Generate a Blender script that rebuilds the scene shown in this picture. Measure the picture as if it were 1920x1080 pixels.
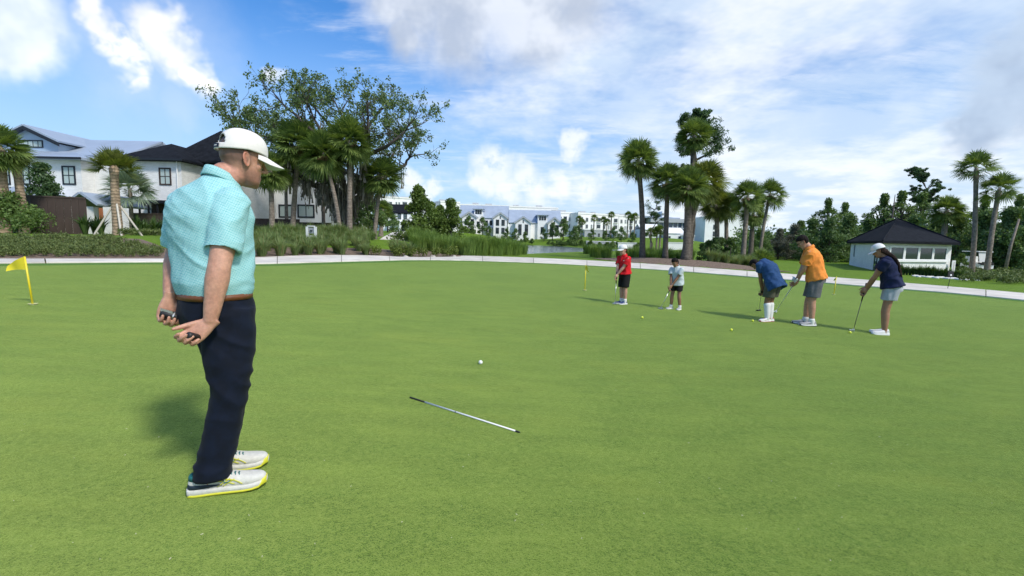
import bpy, bmesh, math, random
import numpy as np
from mathutils import Vector, Matrix
R = math.radians
random.seed(7); rng = np.random.default_rng(7)
for o in list(bpy.data.objects): bpy.data.objects.remove(o)
SC = bpy.context.scene
COL = SC.collection

# ------------------------------------------------------------------ camera
F, CAMH, PITCH, ROLL = 880.0, 1.32, R(6.0), R(1.2)
_f = Vector((0, math.cos(PITCH), -math.sin(PITCH)))
_r = Vector((1, 0, 0)); _u = _r.cross(_f)
RIGHT = _r*math.cos(ROLL) + _u*math.sin(ROLL)
UP = _u*math.cos(ROLL) - _r*math.sin(ROLL)
CAM = Vector((0, 0, CAMH))
cd = bpy.data.cameras.new('camera'); cam = bpy.data.objects.new('camera', cd); COL.objects.link(cam)
cd.sensor_width = 36; cd.sensor_fit = 'HORIZONTAL'; cd.lens = F/1920*36
cd.clip_start = 0.05; cd.clip_end = 3000
cam.matrix_world = Matrix(((RIGHT.x, UP.x, -_f.x, 0), (RIGHT.y, UP.y, -_f.y, 0), (RIGHT.z, UP.z, -_f.z, CAMH), (0, 0, 0, 1)))
SC.camera = cam
def ray(px, py): return _f + RIGHT*((px-960)/F) - UP*((py-540)/F)
def at(px, py, Y):
    d = ray(px, py); return CAM + d*(Y/d.y)

# ------------------------------------------------------------------ light and exposure
SUN_AZ = Vector((0.70, -0.71)).normalized(); SUN_EL = R(47)
sdir = Vector((SUN_AZ.x*math.cos(SUN_EL), SUN_AZ.y*math.cos(SUN_EL), math.sin(SUN_EL)))
sl = bpy.data.lights.new('sun', 'SUN'); sl.energy = 1.5; sl.angle = R(8.0); sl.color = (1.0, 0.95, 0.87)
so = bpy.data.objects.new('sun', sl); COL.objects.link(so); so.location = (20, -15, 40)
so.rotation_euler = sdir.to_track_quat('Z', 'Y').to_euler()
SC.view_settings.view_transform = 'Standard'; SC.view_settings.look = 'None'
SC.view_settings.exposure = 1.22; SC.view_settings.gamma = 1.0
SC.view_settings.use_curve_mapping = False
try:
    SC.cycles.use_denoising = True; SC.cycles.max_bounces = 5; SC.cycles.diffuse_bounces = 3; SC.cycles.glossy_bounces = 3; SC.cycles.transparent_max_bounces = 6
    SC.cycles.use_adaptive_sampling = True; SC.cycles.adaptive_threshold = 0.02
except Exception: pass

# ------------------------------------------------------------------ node helpers
class NT:
    def __init__(s, tree): s.t = tree; s.n = tree.nodes; s.l = tree.links
    def new(s, kind, **kw):
        n = s.n.new(kind)
        for k, v in kw.items(): setattr(n, k, v)
        return n
    def put(s, sock, v):
        if hasattr(v, 'is_output'): s.l.new(v, sock)
        elif v is not None:
            if isinstance(v, (tuple, list)) and sock.type == 'RGBA' and len(v) == 3: v = (*v, 1)
            sock.default_value = v
    def math(s, op, a, b=None, c=None, clamp=False):
        n = s.new('ShaderNodeMath', operation=op); n.use_clamp = clamp
        for i, v in enumerate((a, b, c)):
            if v is not None: s.put(n.inputs[i], v)
        return n.outputs[0]
    def vmath(s, op, a, b=None, sc=None):
        n = s.new('ShaderNodeVectorMath', operation=op)
        s.put(n.inputs[0], a)
        if b is not None: s.put(n.inputs[1], b)
        if sc is not None: s.put(n.inputs['Scale'], sc)
        return n.outputs['Value'] if op in ('DISTANCE', 'LENGTH', 'DOT_PRODUCT') else n.outputs['Vector']
    def noise(s, vec, scale, detail=4, rough=0.55, dist=0.0, col=False):
        n = s.new('ShaderNodeTexNoise')
        if vec is not None: s.put(n.inputs['Vector'], vec)
        n.inputs['Scale'].default_value = scale; n.inputs['Detail'].default_value = detail
        n.inputs['Roughness'].default_value = rough; n.inputs['Distortion'].default_value = dist
        return n.outputs['Color'] if col else n.outputs['Fac']
    def rng(s, v, a, b, c=0.0, d=1.0, smooth=True):
        n = s.new('ShaderNodeMapRange'); n.interpolation_type = 'SMOOTHSTEP' if smooth else 'LINEAR'
        s.put(n.inputs[0], v)
        for i, k in enumerate((a, b, c, d)): s.put(n.inputs[i+1], k)
        return n.outputs[0]
    def mix(s, fac, a, b, mode='MIX'):
        n = s.new('ShaderNodeMix', data_type='RGBA', blend_type=mode)
        s.put(n.inputs[0], fac); s.put(n.inputs[6], a); s.put(n.inputs[7], b)
        return n.outputs[2]
    def scalev(s, vec, sx, sy, sz):
        n = s.new('ShaderNodeMapping'); s.put(n.inputs[0], vec); n.inputs['Scale'].default_value = (sx, sy, sz)
        return n.outputs[0]

# ------------------------------------------------------------------ sky with clouds
wd = bpy.data.worlds.new('World'); SC.world = wd; wd.use_nodes = True
def build_world():
    t = NT(wd.node_tree); t.n.clear()
    out = t.new('ShaderNodeOutputWorld'); bg = t.new('ShaderNodeBackground')
    t.l.new(bg.outputs[0], out.inputs[0]); bg.inputs[1].default_value = 0.145
    sky = t.new('ShaderNodeTexSky', sky_type='NISHITA'); sky.sun_disc = False
    sky.sun_elevation = SUN_EL; sky.sun_rotation = math.atan2(SUN_AZ.x, SUN_AZ.y)
    sky.air_density = 1.0; sky.dust_density = 0.6; sky.ozone_density = 2.2
    d = t.new('ShaderNodeTexCoord').outputs['Generated']
    d = t.vmath('NORMALIZE', d)
    xyz = t.new('ShaderNodeSeparateXYZ'); t.l.new(d, xyz.inputs[0])
    X, Y, Z = xyz.outputs
    zz = t.math('ADD', t.math('MAXIMUM', Z, 0.0), 0.16)
    pl = t.new('ShaderNodeCombineXYZ'); t.put(pl.inputs[0], t.math('DIVIDE', X, zz)); t.put(pl.inputs[1], t.math('DIVIDE', Y, zz))
    P = pl.outputs[0]
    skyc = t.mix(1.0, sky.outputs[0], (0.18, 0.42, 0.66), 'MULTIPLY')
    # haze toward the horizon
    haze = t.rng(Z, 0.44, 0.0)
    base = t.mix(t.math('MULTIPLY', haze, 0.80), skyc, (1.95, 2.42, 2.95))
    # thin high cloud sheet: streaks plus soft veil, denser towards the sun side
    Ps = t.new('ShaderNodeMapping'); t.l.new(P, Ps.inputs[0]); Ps.inputs['Rotation'].default_value = (0, 0, R(-28)); Ps.inputs['Scale'].default_value = (0.55, 1.7, 1)
    cir = t.noise(Ps.outputs[0], 1.35, 7, 0.66)
    veil = t.noise(P, 0.75, 6, 0.62)
    cov = t.rng(X, -0.60, 0.40, -0.115, 0.175, smooth=False)
    m1 = t.rng(t.math('ADD', cir, cov), 0.50, 0.72)
    m2 = t.rng(t.math('ADD', veil, cov), 0.47, 0.72)
    m = t.math('MAXIMUM', t.math('MULTIPLY', m1, 0.62), t.math('MULTIPLY', m2, 0.86))
    tone = t.noise(P, 1.7, 5, 0.62)
    veilc = t.mix(t.rng(tone, 0.40, 0.62), (2.3, 2.75, 3.4), (3.35, 3.5, 3.75))
    c = t.mix(m, base, veilc)
    # clouds with bodies
    wob = t.vmath('SUBTRACT', t.noise(d, 9.0, 4, 0.62, 0.0, True), (0.5, 0.5, 0.5))
    dd = t.vmath('ADD', d, t.vmath('SCALE', wob, sc=0.10))
    def bank(blobs, soft):
        acc = None
        for (px, py, r) in blobs:
            v = ray(px, py); ln = v.length; v = v/ln
            rr = r/F/ln
            k = t.rng(t.vmath('DISTANCE', dd, tuple(v)), rr*(1+soft), rr*(1-soft))
            acc = k if acc is None else t.math('MAXIMUM', acc, k)
        return acc
    fine = t.noise(d, 16, 4, 0.65)
    shade = t.noise(d, 7, 4, 0.6)
    grey = bank([(735,0,60),(800,10,80),(880,5,95),(960,20,90),(1010,45,70),(860,55,75),(1080,10,60),(760,60,40)], .62)
    gc = t.mix(t.rng(shade, .36, .62), (1.75, 2.0, 2.5), (2.8, 3.0, 3.4))
    c = t.mix(t.math('MULTIPLY', grey, .88), c, gc)
    dark = bank([(1935,120,85),(1890,185,75),(1850,215,55),(1960,60,60),(1810,225,30),(1930,215,50),(2020,150,90)], .5)
    c = t.mix(t.math('MULTIPLY', dark, .92), c, t.mix(t.rng(shade, .35, .65), (1.25, 1.6, 2.25), (1.8, 2.25, 2.95)))
    soft = bank([(1480,255,48),(1450,285,36),(1500,230,26),(1200,190,45),(1690,205,26),(1740,190,22)], .8)
    c = t.mix(t.math('MULTIPLY', soft, .5), c, (2.3, 2.75, 3.5))
    lg = bank([(20,30,75),(62,55,42),(15,80,52),(-60,40,90)], .5)
    c = t.mix(t.math('MULTIPLY', lg, .85), c, t.mix(t.rng(shade, .36, .6), (2.6, 2.95, 3.6), (3.6, 3.8, 4.1)))
    halo = bank([(275,95,110),(330,125,80),(245,150,60),(330,195,40)], .8)
    c = t.mix(t.math('MULTIPLY', halo, .35), c, (2.6, 2.95, 3.5))
    cum = bank([(182,30,24),(200,60,27),(224,88,28),(252,104,28),(296,40,30),(306,70,32),(325,98,36),(350,122,32),(380,146,24),(402,164,14),(238,128,24),(247,156,17)], .62)
    cum = t.math('MULTIPLY', cum, t.rng(fine, .18, .44))
    c = t.mix(cum, c, t.mix(t.rng(shade, .38, .58), (2.75, 2.95, 3.3), (3.9, 3.9, 3.9)))
    low = bank([(1080,266,18),(1086,288,15),(1082,304,10),(930,318,34),(985,328,27),(905,340,22),(1005,352,26),(945,352,30),(820,352,15),(772,340,22),(800,365,16),(1050,345,20),(1110,350,22),(505,140,16)], .55)
    low = t.math('MULTIPLY', low, t.rng(fine, .26, .50))
    c = t.mix(t.math('MULTIPLY', low, .75), c, (3.4, 3.5, 3.6))
    c = t.mix(1.0, c, (0.94, 0.93, 0.90), 'MULTIPLY')
    t.l.new(c, bg.inputs[0])
build_world()
wd.cycles.sampling_method = "MANUAL"; wd.cycles.sample_map_resolution = 512

# ------------------------------------------------------------------ object helpers
def tag(o, label=None, cat=None, group=None, kind=None):
    if label: o['label'] = label
    if cat: o['category'] = cat
    if group: o['group'] = group
    if kind: o['kind'] = kind
    return o
def thing(name, label, cat, loc=(0,0,0), rotz=0.0, group=None):
    o = bpy.data.objects.new(name, None); COL.objects.link(o)
    o.location = loc; o.rotation_euler = (0, 0, rotz); o.empty_display_size = .1
    return tag(o, label, cat, group)
def link(name, me, mat=None, parent=None):
    if mat is not None:
        me.materials.clear(); me.materials.append(mat)
    o = bpy.data.objects.new(name, me); COL.objects.link(o); o.parent = parent
    return o
def mesh_np(name, verts, faces, smooth=False):
    """verts (N,3); faces (M,k) array with constant k, or a list of such arrays"""
    if not isinstance(faces, list): faces = [faces]
    faces = [np.asarray(f, dtype=np.int32) for f in faces if len(f)]
    me = bpy.data.meshes.new(name)
    v = np.asarray(verts, dtype=np.float32)
    me.vertices.add(len(v)); me.vertices.foreach_set('co', v.ravel())
    idx = np.concatenate([f.ravel() for f in faces]); tot = np.concatenate([np.full(len(f), f.shape[1], np.int32) for f in faces])
    start = np.concatenate([[0], np.cumsum(tot)[:-1]]).astype(np.int32)
    me.loops.add(len(idx)); me.loops.foreach_set('vertex_index', idx)
    me.polygons.add(len(tot)); me.polygons.foreach_set('loop_start', start); me.polygons.foreach_set('loop_total', tot)
    me.polygons.foreach_set('use_smooth', np.full(len(tot), smooth))
    me.update(calc_edges=True); me.validate()
    return me
class MB:
    def __init__(s): s.v = []; s.f = []
    def add(s, vs, fs):
        b = len(s.v); s.v += [tuple(v) for v in vs]; s.f += [tuple(i+b for i in f) for f in fs]; return s
    def box(s, c, size, rz=0.0):
        hx, hy, hz = size[0]/2, size[1]/2, size[2]/2; cs, sn = math.cos(rz), math.sin(rz)
        vs = []
        for z in (-hz, hz):
            for x, y in ((-hx,-hy),(hx,-hy),(hx,hy),(-hx,hy)):
                vs.append((c[0]+x*cs-y*sn, c[1]+x*sn+y*cs, c[2]+z))
        return s.add(vs, [(3,2,1,0),(4,5,6,7),(0,1,5,4),(1,2,6,5),(2,3,7,6),(3,0,4,7)])
    def obox(s, o, u, n, w, h, d0, d1):
        """box on a facade: centre o, horizontal unit u, outward normal n, width w, height h, from depth d0 to d1 along n"""
        o = Vector(o); z = Vector((0,0,1)); vs = []
        for d in (d0, d1):
            for a, b in ((-1,-1),(1,-1),(1,1),(-1,1)):
                vs.append(o + u*(a*w/2) + z*(b*h/2) + n*d)
        return s.add(vs, [(3,2,1,0),(4,5,6,7),(0,1,5,4),(1,2,6,5),(2,3,7,6),(3,0,4,7)])
    def slab(s, pts, th):
        """polygon pts given thickness th downward along its normal"""
        pts = [Vector(p) for p in pts]; n = (pts[1]-pts[0]).cross(pts[2]-pts[0]).normalized(); k = len(pts)
        vs = pts + [p - n*th for p in pts]
        fs = [tuple(range(k)), tuple(range(2*k-1, k-1, -1))] + [(i, i+k, (i+1)%k+k, (i+1)%k) for i in range(k)]
        return s.add(vs, fs)
    def prism(s, poly, z0, z1):
        k = len(poly)
        vs = [(p[0], p[1], z0) for p in poly] + [(p[0], p[1], z1) for p in poly]
        fs = [tuple(range(k-1, -1, -1)), tuple(range(k, 2*k))] + [(i, (i+1)%k, (i+1)%k+k, i+k) for i in range(k)]
        return s.add(vs, fs)
    def tube(s, pts, rad, n=8, cap=True):
        pts = [Vector(p) for p in pts]
        if not hasattr(rad, '__len__'): rad = [rad]*len(pts)
        ref = None; b = len(s.v); k = len(pts)
        for i, p in enumerate(pts):
            d = (pts[min(i+1,k-1)] - pts[max(i-1,0)]).normalized()
            if ref is None: ref = d.orthogonal().normalized()
            ref = (ref - d*ref.dot(d)).normalized(); w = d.cross(ref)
            for j in range(n):
                a = 2*math.pi*j/n; q = p + (ref*math.cos(a) + w*math.sin(a))*rad[i]; s.v.append(tuple(q))
        for i in range(k-1):
            for j in range(n):
                a, c = b+i*n+j, b+i*n+(j+1)%n; s.f.append((a, c, c+n, a+n))
        if cap: s.f.append(tuple(range(b+n-1, b-1, -1))); s.f.append(tuple(range(b+(k-1)*n, b+k*n)))
        return s
    def lathe(s, c, prof, n=20):
        """prof: list of (r,z)"""
        b = len(s.v)
        for r_, z in prof:
            for j in range(n):
                a = 2*math.pi*j/n; s.v.append((c[0]+r_*math.cos(a), c[1]+r_*math.sin(a), c[2]+z))
        for i in range(len(prof)-1):
            for j in range(n):
                a, d = b+i*n+j, b+i*n+(j+1)%n; s.f.append((a, d, d+n, a+n))
        s.f.append(tuple(range(b+n-1, b-1, -1))); s.f.append(tuple(range(b+(len(prof)-1)*n, b+len(prof)*n)))
        return s
    def mesh(s, name, smooth=False):
        me = bpy.data.meshes.new(name); me.from_pydata(s.v, [], s.f); me.update()
        if smooth: me.polygons.foreach_set('use_smooth', [True]*len(me.polygons))
        return me
    def build(s, name, mat, parent=None, smooth=False):
        return link(name, s.mesh(name, smooth), mat, parent)
def copy_tree(o, parent=None):
    c = o.copy(); COL.objects.link(c); c.parent = parent
    for ch in list(o.children): copy_tree(ch, c)
    return c

# ------------------------------------------------------------------ materials
MATS = {}
def bsdf(name):
    m = bpy.data.materials.new(name); m.use_nodes = True; MATS[name] = m
    t = NT(m.node_tree); b = t.n['Principled BSDF']
    return m, t, b
def plain(name, c, rough=.7, var=.15, scale=6.0, bump=0.0, bscale=None, metal=0.0, spec=None, coords='Object'):
    m, t, b = bsdf(name)
    co = t.new('ShaderNodeTexCoord').outputs[coords]
    n = t.noise(co, scale, 6, .6)
    k = t.rng(n, .3, .7, 1-var, 1+var, smooth=False)
    hsv = t.new('ShaderNodeHueSaturation'); hsv.inputs['Color'].default_value = (*c, 1); t.l.new(k, hsv.inputs['Value'])
    t.l.new(hsv.outputs[0], b.inputs['Base Color']); b.inputs['Roughness'].default_value = rough; b.inputs['Metallic'].default_value = metal
    if spec is not None: b.inputs['Specular IOR Level'].default_value = spec
    if bump:
        bn = t.new('ShaderNodeBump'); bn.inputs['Strength'].default_value = bump; bn.inputs['Distance'].default_value = .02
        t.l.new(t.noise(co, bscale or scale*6, 5, .6), bn.inputs['Height']); t.l.new(bn.outputs[0], b.inputs['Normal'])
    return m
def leafy(name, c1, c2, trans=.3, scale=1.2, rough=.55, tip=None):
    m, t, b = bsdf(name)
    co = t.new('ShaderNodeNewGeometry').outputs['Position']
    rnd = t.new('ShaderNodeNewGeometry').outputs['Random Per Island']
    f = t.math('ADD', t.math('MULTIPLY', t.noise(co, scale, 3), .6), t.math('MULTIPLY', rnd, .45))
    c = t.mix(t.rng(f, .25, .85), c1, c2)
    if tip is not None: c = t.mix(t.rng(rnd, .86, .96), c, tip)
    t.put(b.inputs['Base Color'], c); b.inputs['Roughness'].default_value = rough
    b.inputs['Specular IOR Level'].default_value = .35
    tr = t.new('ShaderNodeBsdfTranslucent'); t.put(tr.inputs[0], t.mix(1.0, c, (1.25, 1.2, .55), 'MULTIPLY'))
    mx = t.new('ShaderNodeMixShader'); mx.inputs[0].default_value = trans
    t.l.new(b.outputs[0], mx.inputs[1]); t.l.new(tr.outputs[0], mx.inputs[2])
    t.l.new(mx.outputs[0], t.n['Material Output'].inputs[0])
    return m
# ================================================================== ground
def sst(a, b, x):
    t = np.clip((np.asarray(x, dtype=float)-a)/(b-a), 0, 1); return t*t*(3-2*t)
def base_h(x, y): return -0.95*np.tanh(np.asarray(x, dtype=float)/30.0)
def gp(px, py, hf=None, tmax=260.0):
    """where the sight line of a photo pixel meets the ground (the ground point itself is what is used)"""
    hf = hf or hgt
    d = ray(px, py); d = d/d.y
    ts = np.concatenate([np.arange(.6, 40, .1), np.arange(40, tmax, .5)])
    zz = CAMH + d.z*ts - hf(d.x*ts, ts)
    i = np.where(zz < 0)[0]
    if len(i) == 0: t = tmax
    else:
        i = i[0]; t = ts[max(i-1, 0)] + (ts[i]-ts[max(i-1, 0)])*(zz[max(i-1, 0)]/max(1e-9, zz[max(i-1, 0)]-zz[i]))
    return Vector((d.x*t, t, float(hf(d.x*t, t))))
EDGE = [(-700,494,488.8),(-300,495,488.8),(0,495,488.6),(300,492.5,488),(420,495,487),(480,496,485),(560,494,481.5),(640,491.5,480.3),(700,490,481),(760,488.4,483.6),(820,488.4,483.6),(860,489,482.6),(880,489.3,481),
        (1000,493.3,484.6),(1100,498,489.3),(1200,504,495),(1300,511,502),(1400,519,509.5),(1500,527,516.8),(1600,535.5,524.5),(1700,543.5,532.5),(1800,552,541),(1900,562,550),(2050,578,563),(2300,606,588)]
LOW = [gp(a, b, base_h) for a, b, c in EDGE]; UPP = [gp(a, c, base_h) for a, b, c in EDGE]
def smooth_line(pts, n=4):
    """Catmull-Rom through the points"""
    out = []
    P = [pts[0]] + list(pts) + [pts[-1]]
    for i in range(1, len(P)-2):
        for k in range(n):
            t = k/n; a, b, c, d = P[i-1], P[i], P[i+1], P[i+2]
            out.append(.5*((2*b) + (c-a)*t + (2*a-5*b+4*c-d)*t*t + (3*b-a-3*c+d)*t**3))
    out.append(pts[-1]); return out
LOWS, UPPS = smooth_line(LOW), smooth_line(UPP)
_U = np.array([(p.x, p.y) for p in UPPS])
def line_dist(x, y, L):
    x = np.asarray(x, dtype=float); y = np.asarray(y, dtype=float); best = np.full(np.broadcast(x, y).shape, 1e9)
    for i in range(0, len(L)-1):
        a, b = L[i], L[i+1]; ab = b-a; q = max(1e-9, ab@ab)
        t = np.clip(((x-a[0])*ab[0]+(y-a[1])*ab[1])/q, 0, 1)
        best = np.minimum(best, np.hypot(x-a[0]-t*ab[0], y-a[1]-t*ab[1]))
    return best
def inside(x, y, poly):
    x = np.asarray(x, dtype=float); y = np.asarray(y, dtype=float); c = np.zeros(np.broadcast(x, y).shape, bool); n = len(poly)
    for i in range(n):
        x1, y1 = poly[i][0], poly[i][1]; x2, y2 = poly[(i+1) % n][0], poly[(i+1) % n][1]
        if y1 == y2: continue
        k = ((y1 > y) != (y2 > y)) & (x < (x2-x1)*(y-y1)/(y2-y1)+x1); c ^= k
    return c
_G = [(p.x, p.y) for p in UPPS] + [(40, -30), (-60, -30)]        # everything inside the outer edge of the path
WZ = -0.25
def wl(x, y): return np.full(np.broadcast(np.asarray(x), np.asarray(y)).shape, WZ)
POND = [gp(a, b, wl) for a, b in [(840,477),(985,478.2),(1050,475.2),(1100,473.3),(1160,471.8),(1215,472),(1215,469.6),(1150,467.4),(1100,465),(1050,461.6),(1000,459.8),(940,458.2),(860,456.6)]]
POND = [(p.x, p.y) for p in POND]
PALMC = (12.5, 35.1); PA = (.83, -.56)
def hgt(x, y):
    x = np.asarray(x, dtype=float); y = np.asarray(y, dtype=float)
    b = base_h(x, y)
    ins = inside(x, y, _G)
    d = np.where(ins, 0.0, line_dist(x, y, _U))
    w = sst(-1.5, -9.0, x)*sst(0.0, 8.0, d)
    z = b*(1-w) + 1.05*w
    z = z + 1.6*sst(45, 125, y)*sst(2, -14, x)
    s = (x+12)*.81 + (y-132)*.58
    k = sst(1, 34, s)*sst(60, 30, x-(y-100)*.4); z = z*(1-k) + np.maximum(z, 2.3)*k
    # ground round the pond comes down to the water
    pd = np.where(inside(x, y, POND), -1, 1)*line_dist(x, y, np.array(POND+[POND[0]]))
    k = sst(9.0, 0.0, pd); z = z*(1-k) + (-0.12)*k
    z = z - 0.9*sst(0.2, -2.0, pd)
    # planting mound under the palms
    q = (((x-PALMC[0])*PA[0]+(y-PALMC[1])*PA[1])/7.2)**2 + (((x-PALMC[0])*-PA[1]+(y-PALMC[1])*PA[0])/2.5)**2
    z = z + .42*np.clip(1-q, 0, 1)**1.2
    return z
def H(x, y): return float(hgt(np.array([x]), np.array([y]))[0])

# --- materials of the ground
def grass_mat(name, c1, c2, c3, fine=220, bump=.6, sheen=.25):
    m, t, b = bsdf(name)
    co = t.new('ShaderNodeNewGeometry').outputs['Position']
    big = t.noise(co, .35, 5, .6, .4); mid = t.noise(t.scalev(co, 1, 2.4, 1), 1.7, 6, .65, .3)
    sm = t.noise(co, fine, 3, .75); sm2 = t.noise(co, fine*.22, 4, .7)
    f = t.math('ADD', t.math('MULTIPLY', big, .5), t.math('MULTIPLY', mid, .5))
    c = t.mix(t.rng(f, .40, .60), c1, c2)
    yl = t.noise(t.scalev(co, .55, 1.3, 1), .9, 5, .7); c = t.mix(t.rng(yl, .50, .70, 0, .6), c, (c2[0]*1.18, c2[1]*.98, c2[2]*.85))
    st = t.noise(t.scalev(co, .9, 5.0, 1), 1.1, 4, .6); c = t.mix(1.0, c, t.mix(t.rng(st, .35, .65), (.84, .87, .82), (1.10, 1.09, 1.10)), 'MULTIPLY')
    c = t.mix(t.rng(t.math('ADD', t.math('MULTIPLY', sm, .6), t.math('MULTIPLY', sm2, .4)), .42, .66), c, c3)
    dk = t.math('ADD', t.math('MULTIPLY', sm, .80), t.math('MULTIPLY', sm2, .20))
    c = t.mix(1.0, c, t.mix(t.rng(dk, .34, .54), (.34, .38, .30), (1, 1, 1)), 'MULTIPLY')
    t.put(b.inputs['Base Color'], c); b.inputs['Roughness'].default_value = .85
    b.inputs['Specular IOR Level'].default_value = .05
    b.inputs['Sheen Weight'].default_value = sheen; b.inputs['Sheen Roughness'].default_value = .40
    b.inputs['Sheen Tint'].default_value = (.74, .92, .30, 1)
    bn = t.new('ShaderNodeBump'); bn.inputs['Strength'].default_value = bump; bn.inputs['Distance'].default_value = .008
    t.put(bn.inputs['Height'], t.math('ADD', sm, t.math('MULTIPLY', sm2, 1.2))); t.l.new(bn.outputs[0], b.inputs['Normal'])
    return m
M_green = grass_mat('putting_turf', (.100, .186, .024), (.162, .248, .036), (.215, .282, .055), 150, 1.0, .40)
M_fringe = grass_mat('fringe_turf', (.070, .175, .034), (.085, .195, .038), (.115, .225, .05), 160, .8, .15)
M_lawn = grass_mat('lawn_grass', (.085, .175, .012), (.115, .215, .016), (.175, .25, .035), 60, 1.0, .1)
M_mulch = plain('mulch', (.175, .125, .092), .95, .45, 9, 1.0, 40)
M_conc = plain('path_concrete', (.64, .595, .53), .85, .20, 1.1, .25, 30)
def _slabs():
    t = NT(M_conc.node_tree); h = [n for n in t.n if n.type == 'HUE_SAT'][0]; lk = h.inputs['Value'].links[0].from_socket
    oi = t.new('ShaderNodeObjectInfo'); t.l.new(t.math('MULTIPLY', lk, t.rng(oi.outputs['Random'], 0, 1, .86, 1.05, smooth=False)), h.inputs['Value'])
_slabs()
M_soil = plain('bare_soil', (.21, .16, .11), .95, .4, 4, .8, 25)

# --- terrain sheet
def terrain():
    us = np.linspace(-1, 1, 261); xs = 42*us + 400*us**5
    vs = np.linspace(0, 1, 281); ys = -14 + 90*vs + 560*vs**4
    Xg, Yg = np.meshgrid(xs, ys); Zg = hgt(Xg, Yg)
    Zg = np.where(inside(Xg, Yg, _G), Zg-.05, Zg)
    v = np.stack([Xg, Yg, Zg], -1).reshape(-1, 3); nx, ny = len(xs), len(ys)
    i = np.arange((ny-1)*nx).reshape(ny-1, nx)[:, :-1].ravel()
    me = mesh_np('ground', v, np.stack([i, i+1, i+nx+1, i+nx], 1), True)
    return tag(link('ground', me, M_lawn), kind='structure')
terrain()
def drape(poly, step, off, hf=hgt):
    """polygon cut into cells and laid on the ground"""
    bm = bmesh.new(); vs = [bm.verts.new((p[0], p[1], 0)) for p in poly]
    bm.faces.new(vs); bmesh.ops.triangulate(bm, faces=bm.faces[:])
    xs = [p[0] for p in poly]; ys = [p[1] for p in poly]
    for ax, lo, hi in ((0, min(xs), max(xs)), (1, min(ys), max(ys))):
        q = lo + step
        while q < hi:
            n = (1, 0, 0) if ax == 0 else (0, 1, 0); co = (q, 0, 0) if ax == 0 else (0, q, 0)
            bmesh.ops.bisect_plane(bm, geom=bm.verts[:]+bm.edges[:]+bm.faces[:], plane_co=co, plane_no=n); q += step
    bm.verts.ensure_lookup_table()
    A = np.array([v.co[:] for v in bm.verts]); Z = hf(A[:, 0], A[:, 1]) + off
    for v, z in zip(bm.verts, Z): v.co.z = z
    for f in bm.faces:
        if f.normal.z < 0: f.normal_flip()
        f.smooth = True
    me = bpy.data.meshes.new('sheet'); bm.to_mesh(me); bm.free(); return me
def offset_in(L, d):
    out = []
    for i, p in enumerate(L):
        a, b = L[max(i-1, 0)], L[min(i+1, len(L)-1)]; t = (b-a).normalized(); out.append(Vector((p.x + t.y*d, p.y - t.x*d, 0)))
    return out
LIN = offset_in(LOWS, .85)
tag(link('putting_green', drape([(p.x, p.y) for p in LIN] + [(26, -9), (-30, -9)], 1.1, .012), M_green), kind='structure')
def ribbon(A, B, za, zb=None, thick=0.0):
    v = []; f = []
    for a, b in zip(A, B):
        v += [(a.x, a.y, H(a.x, a.y)+za), (b.x, b.y, H(b.x, b.y)+(za if zb is None else zb))]
    for i in range(len(A)-1): f.append((2*i, 2*i+2, 2*i+3, 2*i+1))
    return v, [tuple(reversed(q)) for q in f]
v, f = ribbon(LOWS, LIN, .008, .0125); me = bpy.data.meshes.new('fringe'); me.from_pydata(v, [], f); me.update()
tag(link('fringe_grass', me, M_fringe), kind='structure')
# --- concrete path in cast bays
path = tag(MB().add(*ribbon(LOWS, UPPS, -.03)).build('path', M_soil), kind='structure')
acc = 0; bays = []; start = 0
for i in range(1, len(LOWS)):
    acc += (LOWS[i]-LOWS[i-1]).length
    if acc > 2.6 or i == len(LOWS)-1: bays.append((start, i)); start = i; acc = 0
for (i0, i1) in bays:
    A = [p.copy() for p in LOWS[i0:i1+1]]; B = [p.copy() for p in UPPS[i0:i1+1]]
    t = (A[1]-A[0]).normalized()*.03; A[0] += t; B[0] += t
    bm = MB(); n = len(A); vs = []
    for a, b in zip(A, B):
        za, zb = H(a.x, a.y), float(base_h(b.x, b.y)); w = (b-a).normalized()
        a2 = a + w*.03; b2 = b - w*.03
        vs += [(a.x, a.y, za-.03), (a.x, a.y, za+.035), (a2.x, a2.y, za+.05), (b2.x, b2.y, zb+.06), (b.x, b.y, zb+.045), (b.x, b.y, zb-.04)]
    fs = []
    for i in range(n-1):
        for k in range(5): q = i*6+k; fs.append((q, q+6, q+7, q+1))
    fs += [tuple(range(5, -1, -1)), tuple(range((n-1)*6, n*6))]
    bm.add(vs, [tuple(reversed(q)) for q in fs]).build('path_slab', M_conc, path)
# --- planting beds
def bed(name, poly, step, off=.03, mat=M_mulch): return tag(link(name, drape(poly, step, off), mat), kind='structure')
def off_out(L, d): return offset_in(L, -d)
iL = [i for i, p in enumerate(UPPS)]
def pxi(px):
    xs = [e[0] for e in EDGE]; k = 0
    for j in range(len(xs)-1):
        if xs[j] <= px: k = j + (min(px, xs[j+1])-xs[j])/(xs[j+1]-xs[j])
    return int(round(k*4))
def bed_along(name, p0, p1, depth, step=.7, off=.03, mat=M_mulch):
    L = UPPS[pxi(p0):pxi(p1)+1]; O = off_out(L, depth)
    return bed(name, [(p.x, p.y) for p in L] + [(p.x, p.y) for p in reversed(O)], step, off, mat)
bed_along('mulch_bed', -500, 350, 6.0)
bed_along('tuft_bed', 420, 880, 3.2, .7, .035)
bed_along('bare_strip', 1390, 1775, .55, .5, .03, M_soil)
ang = np.linspace(0, 2*math.pi, 40, endpoint=False)
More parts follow.
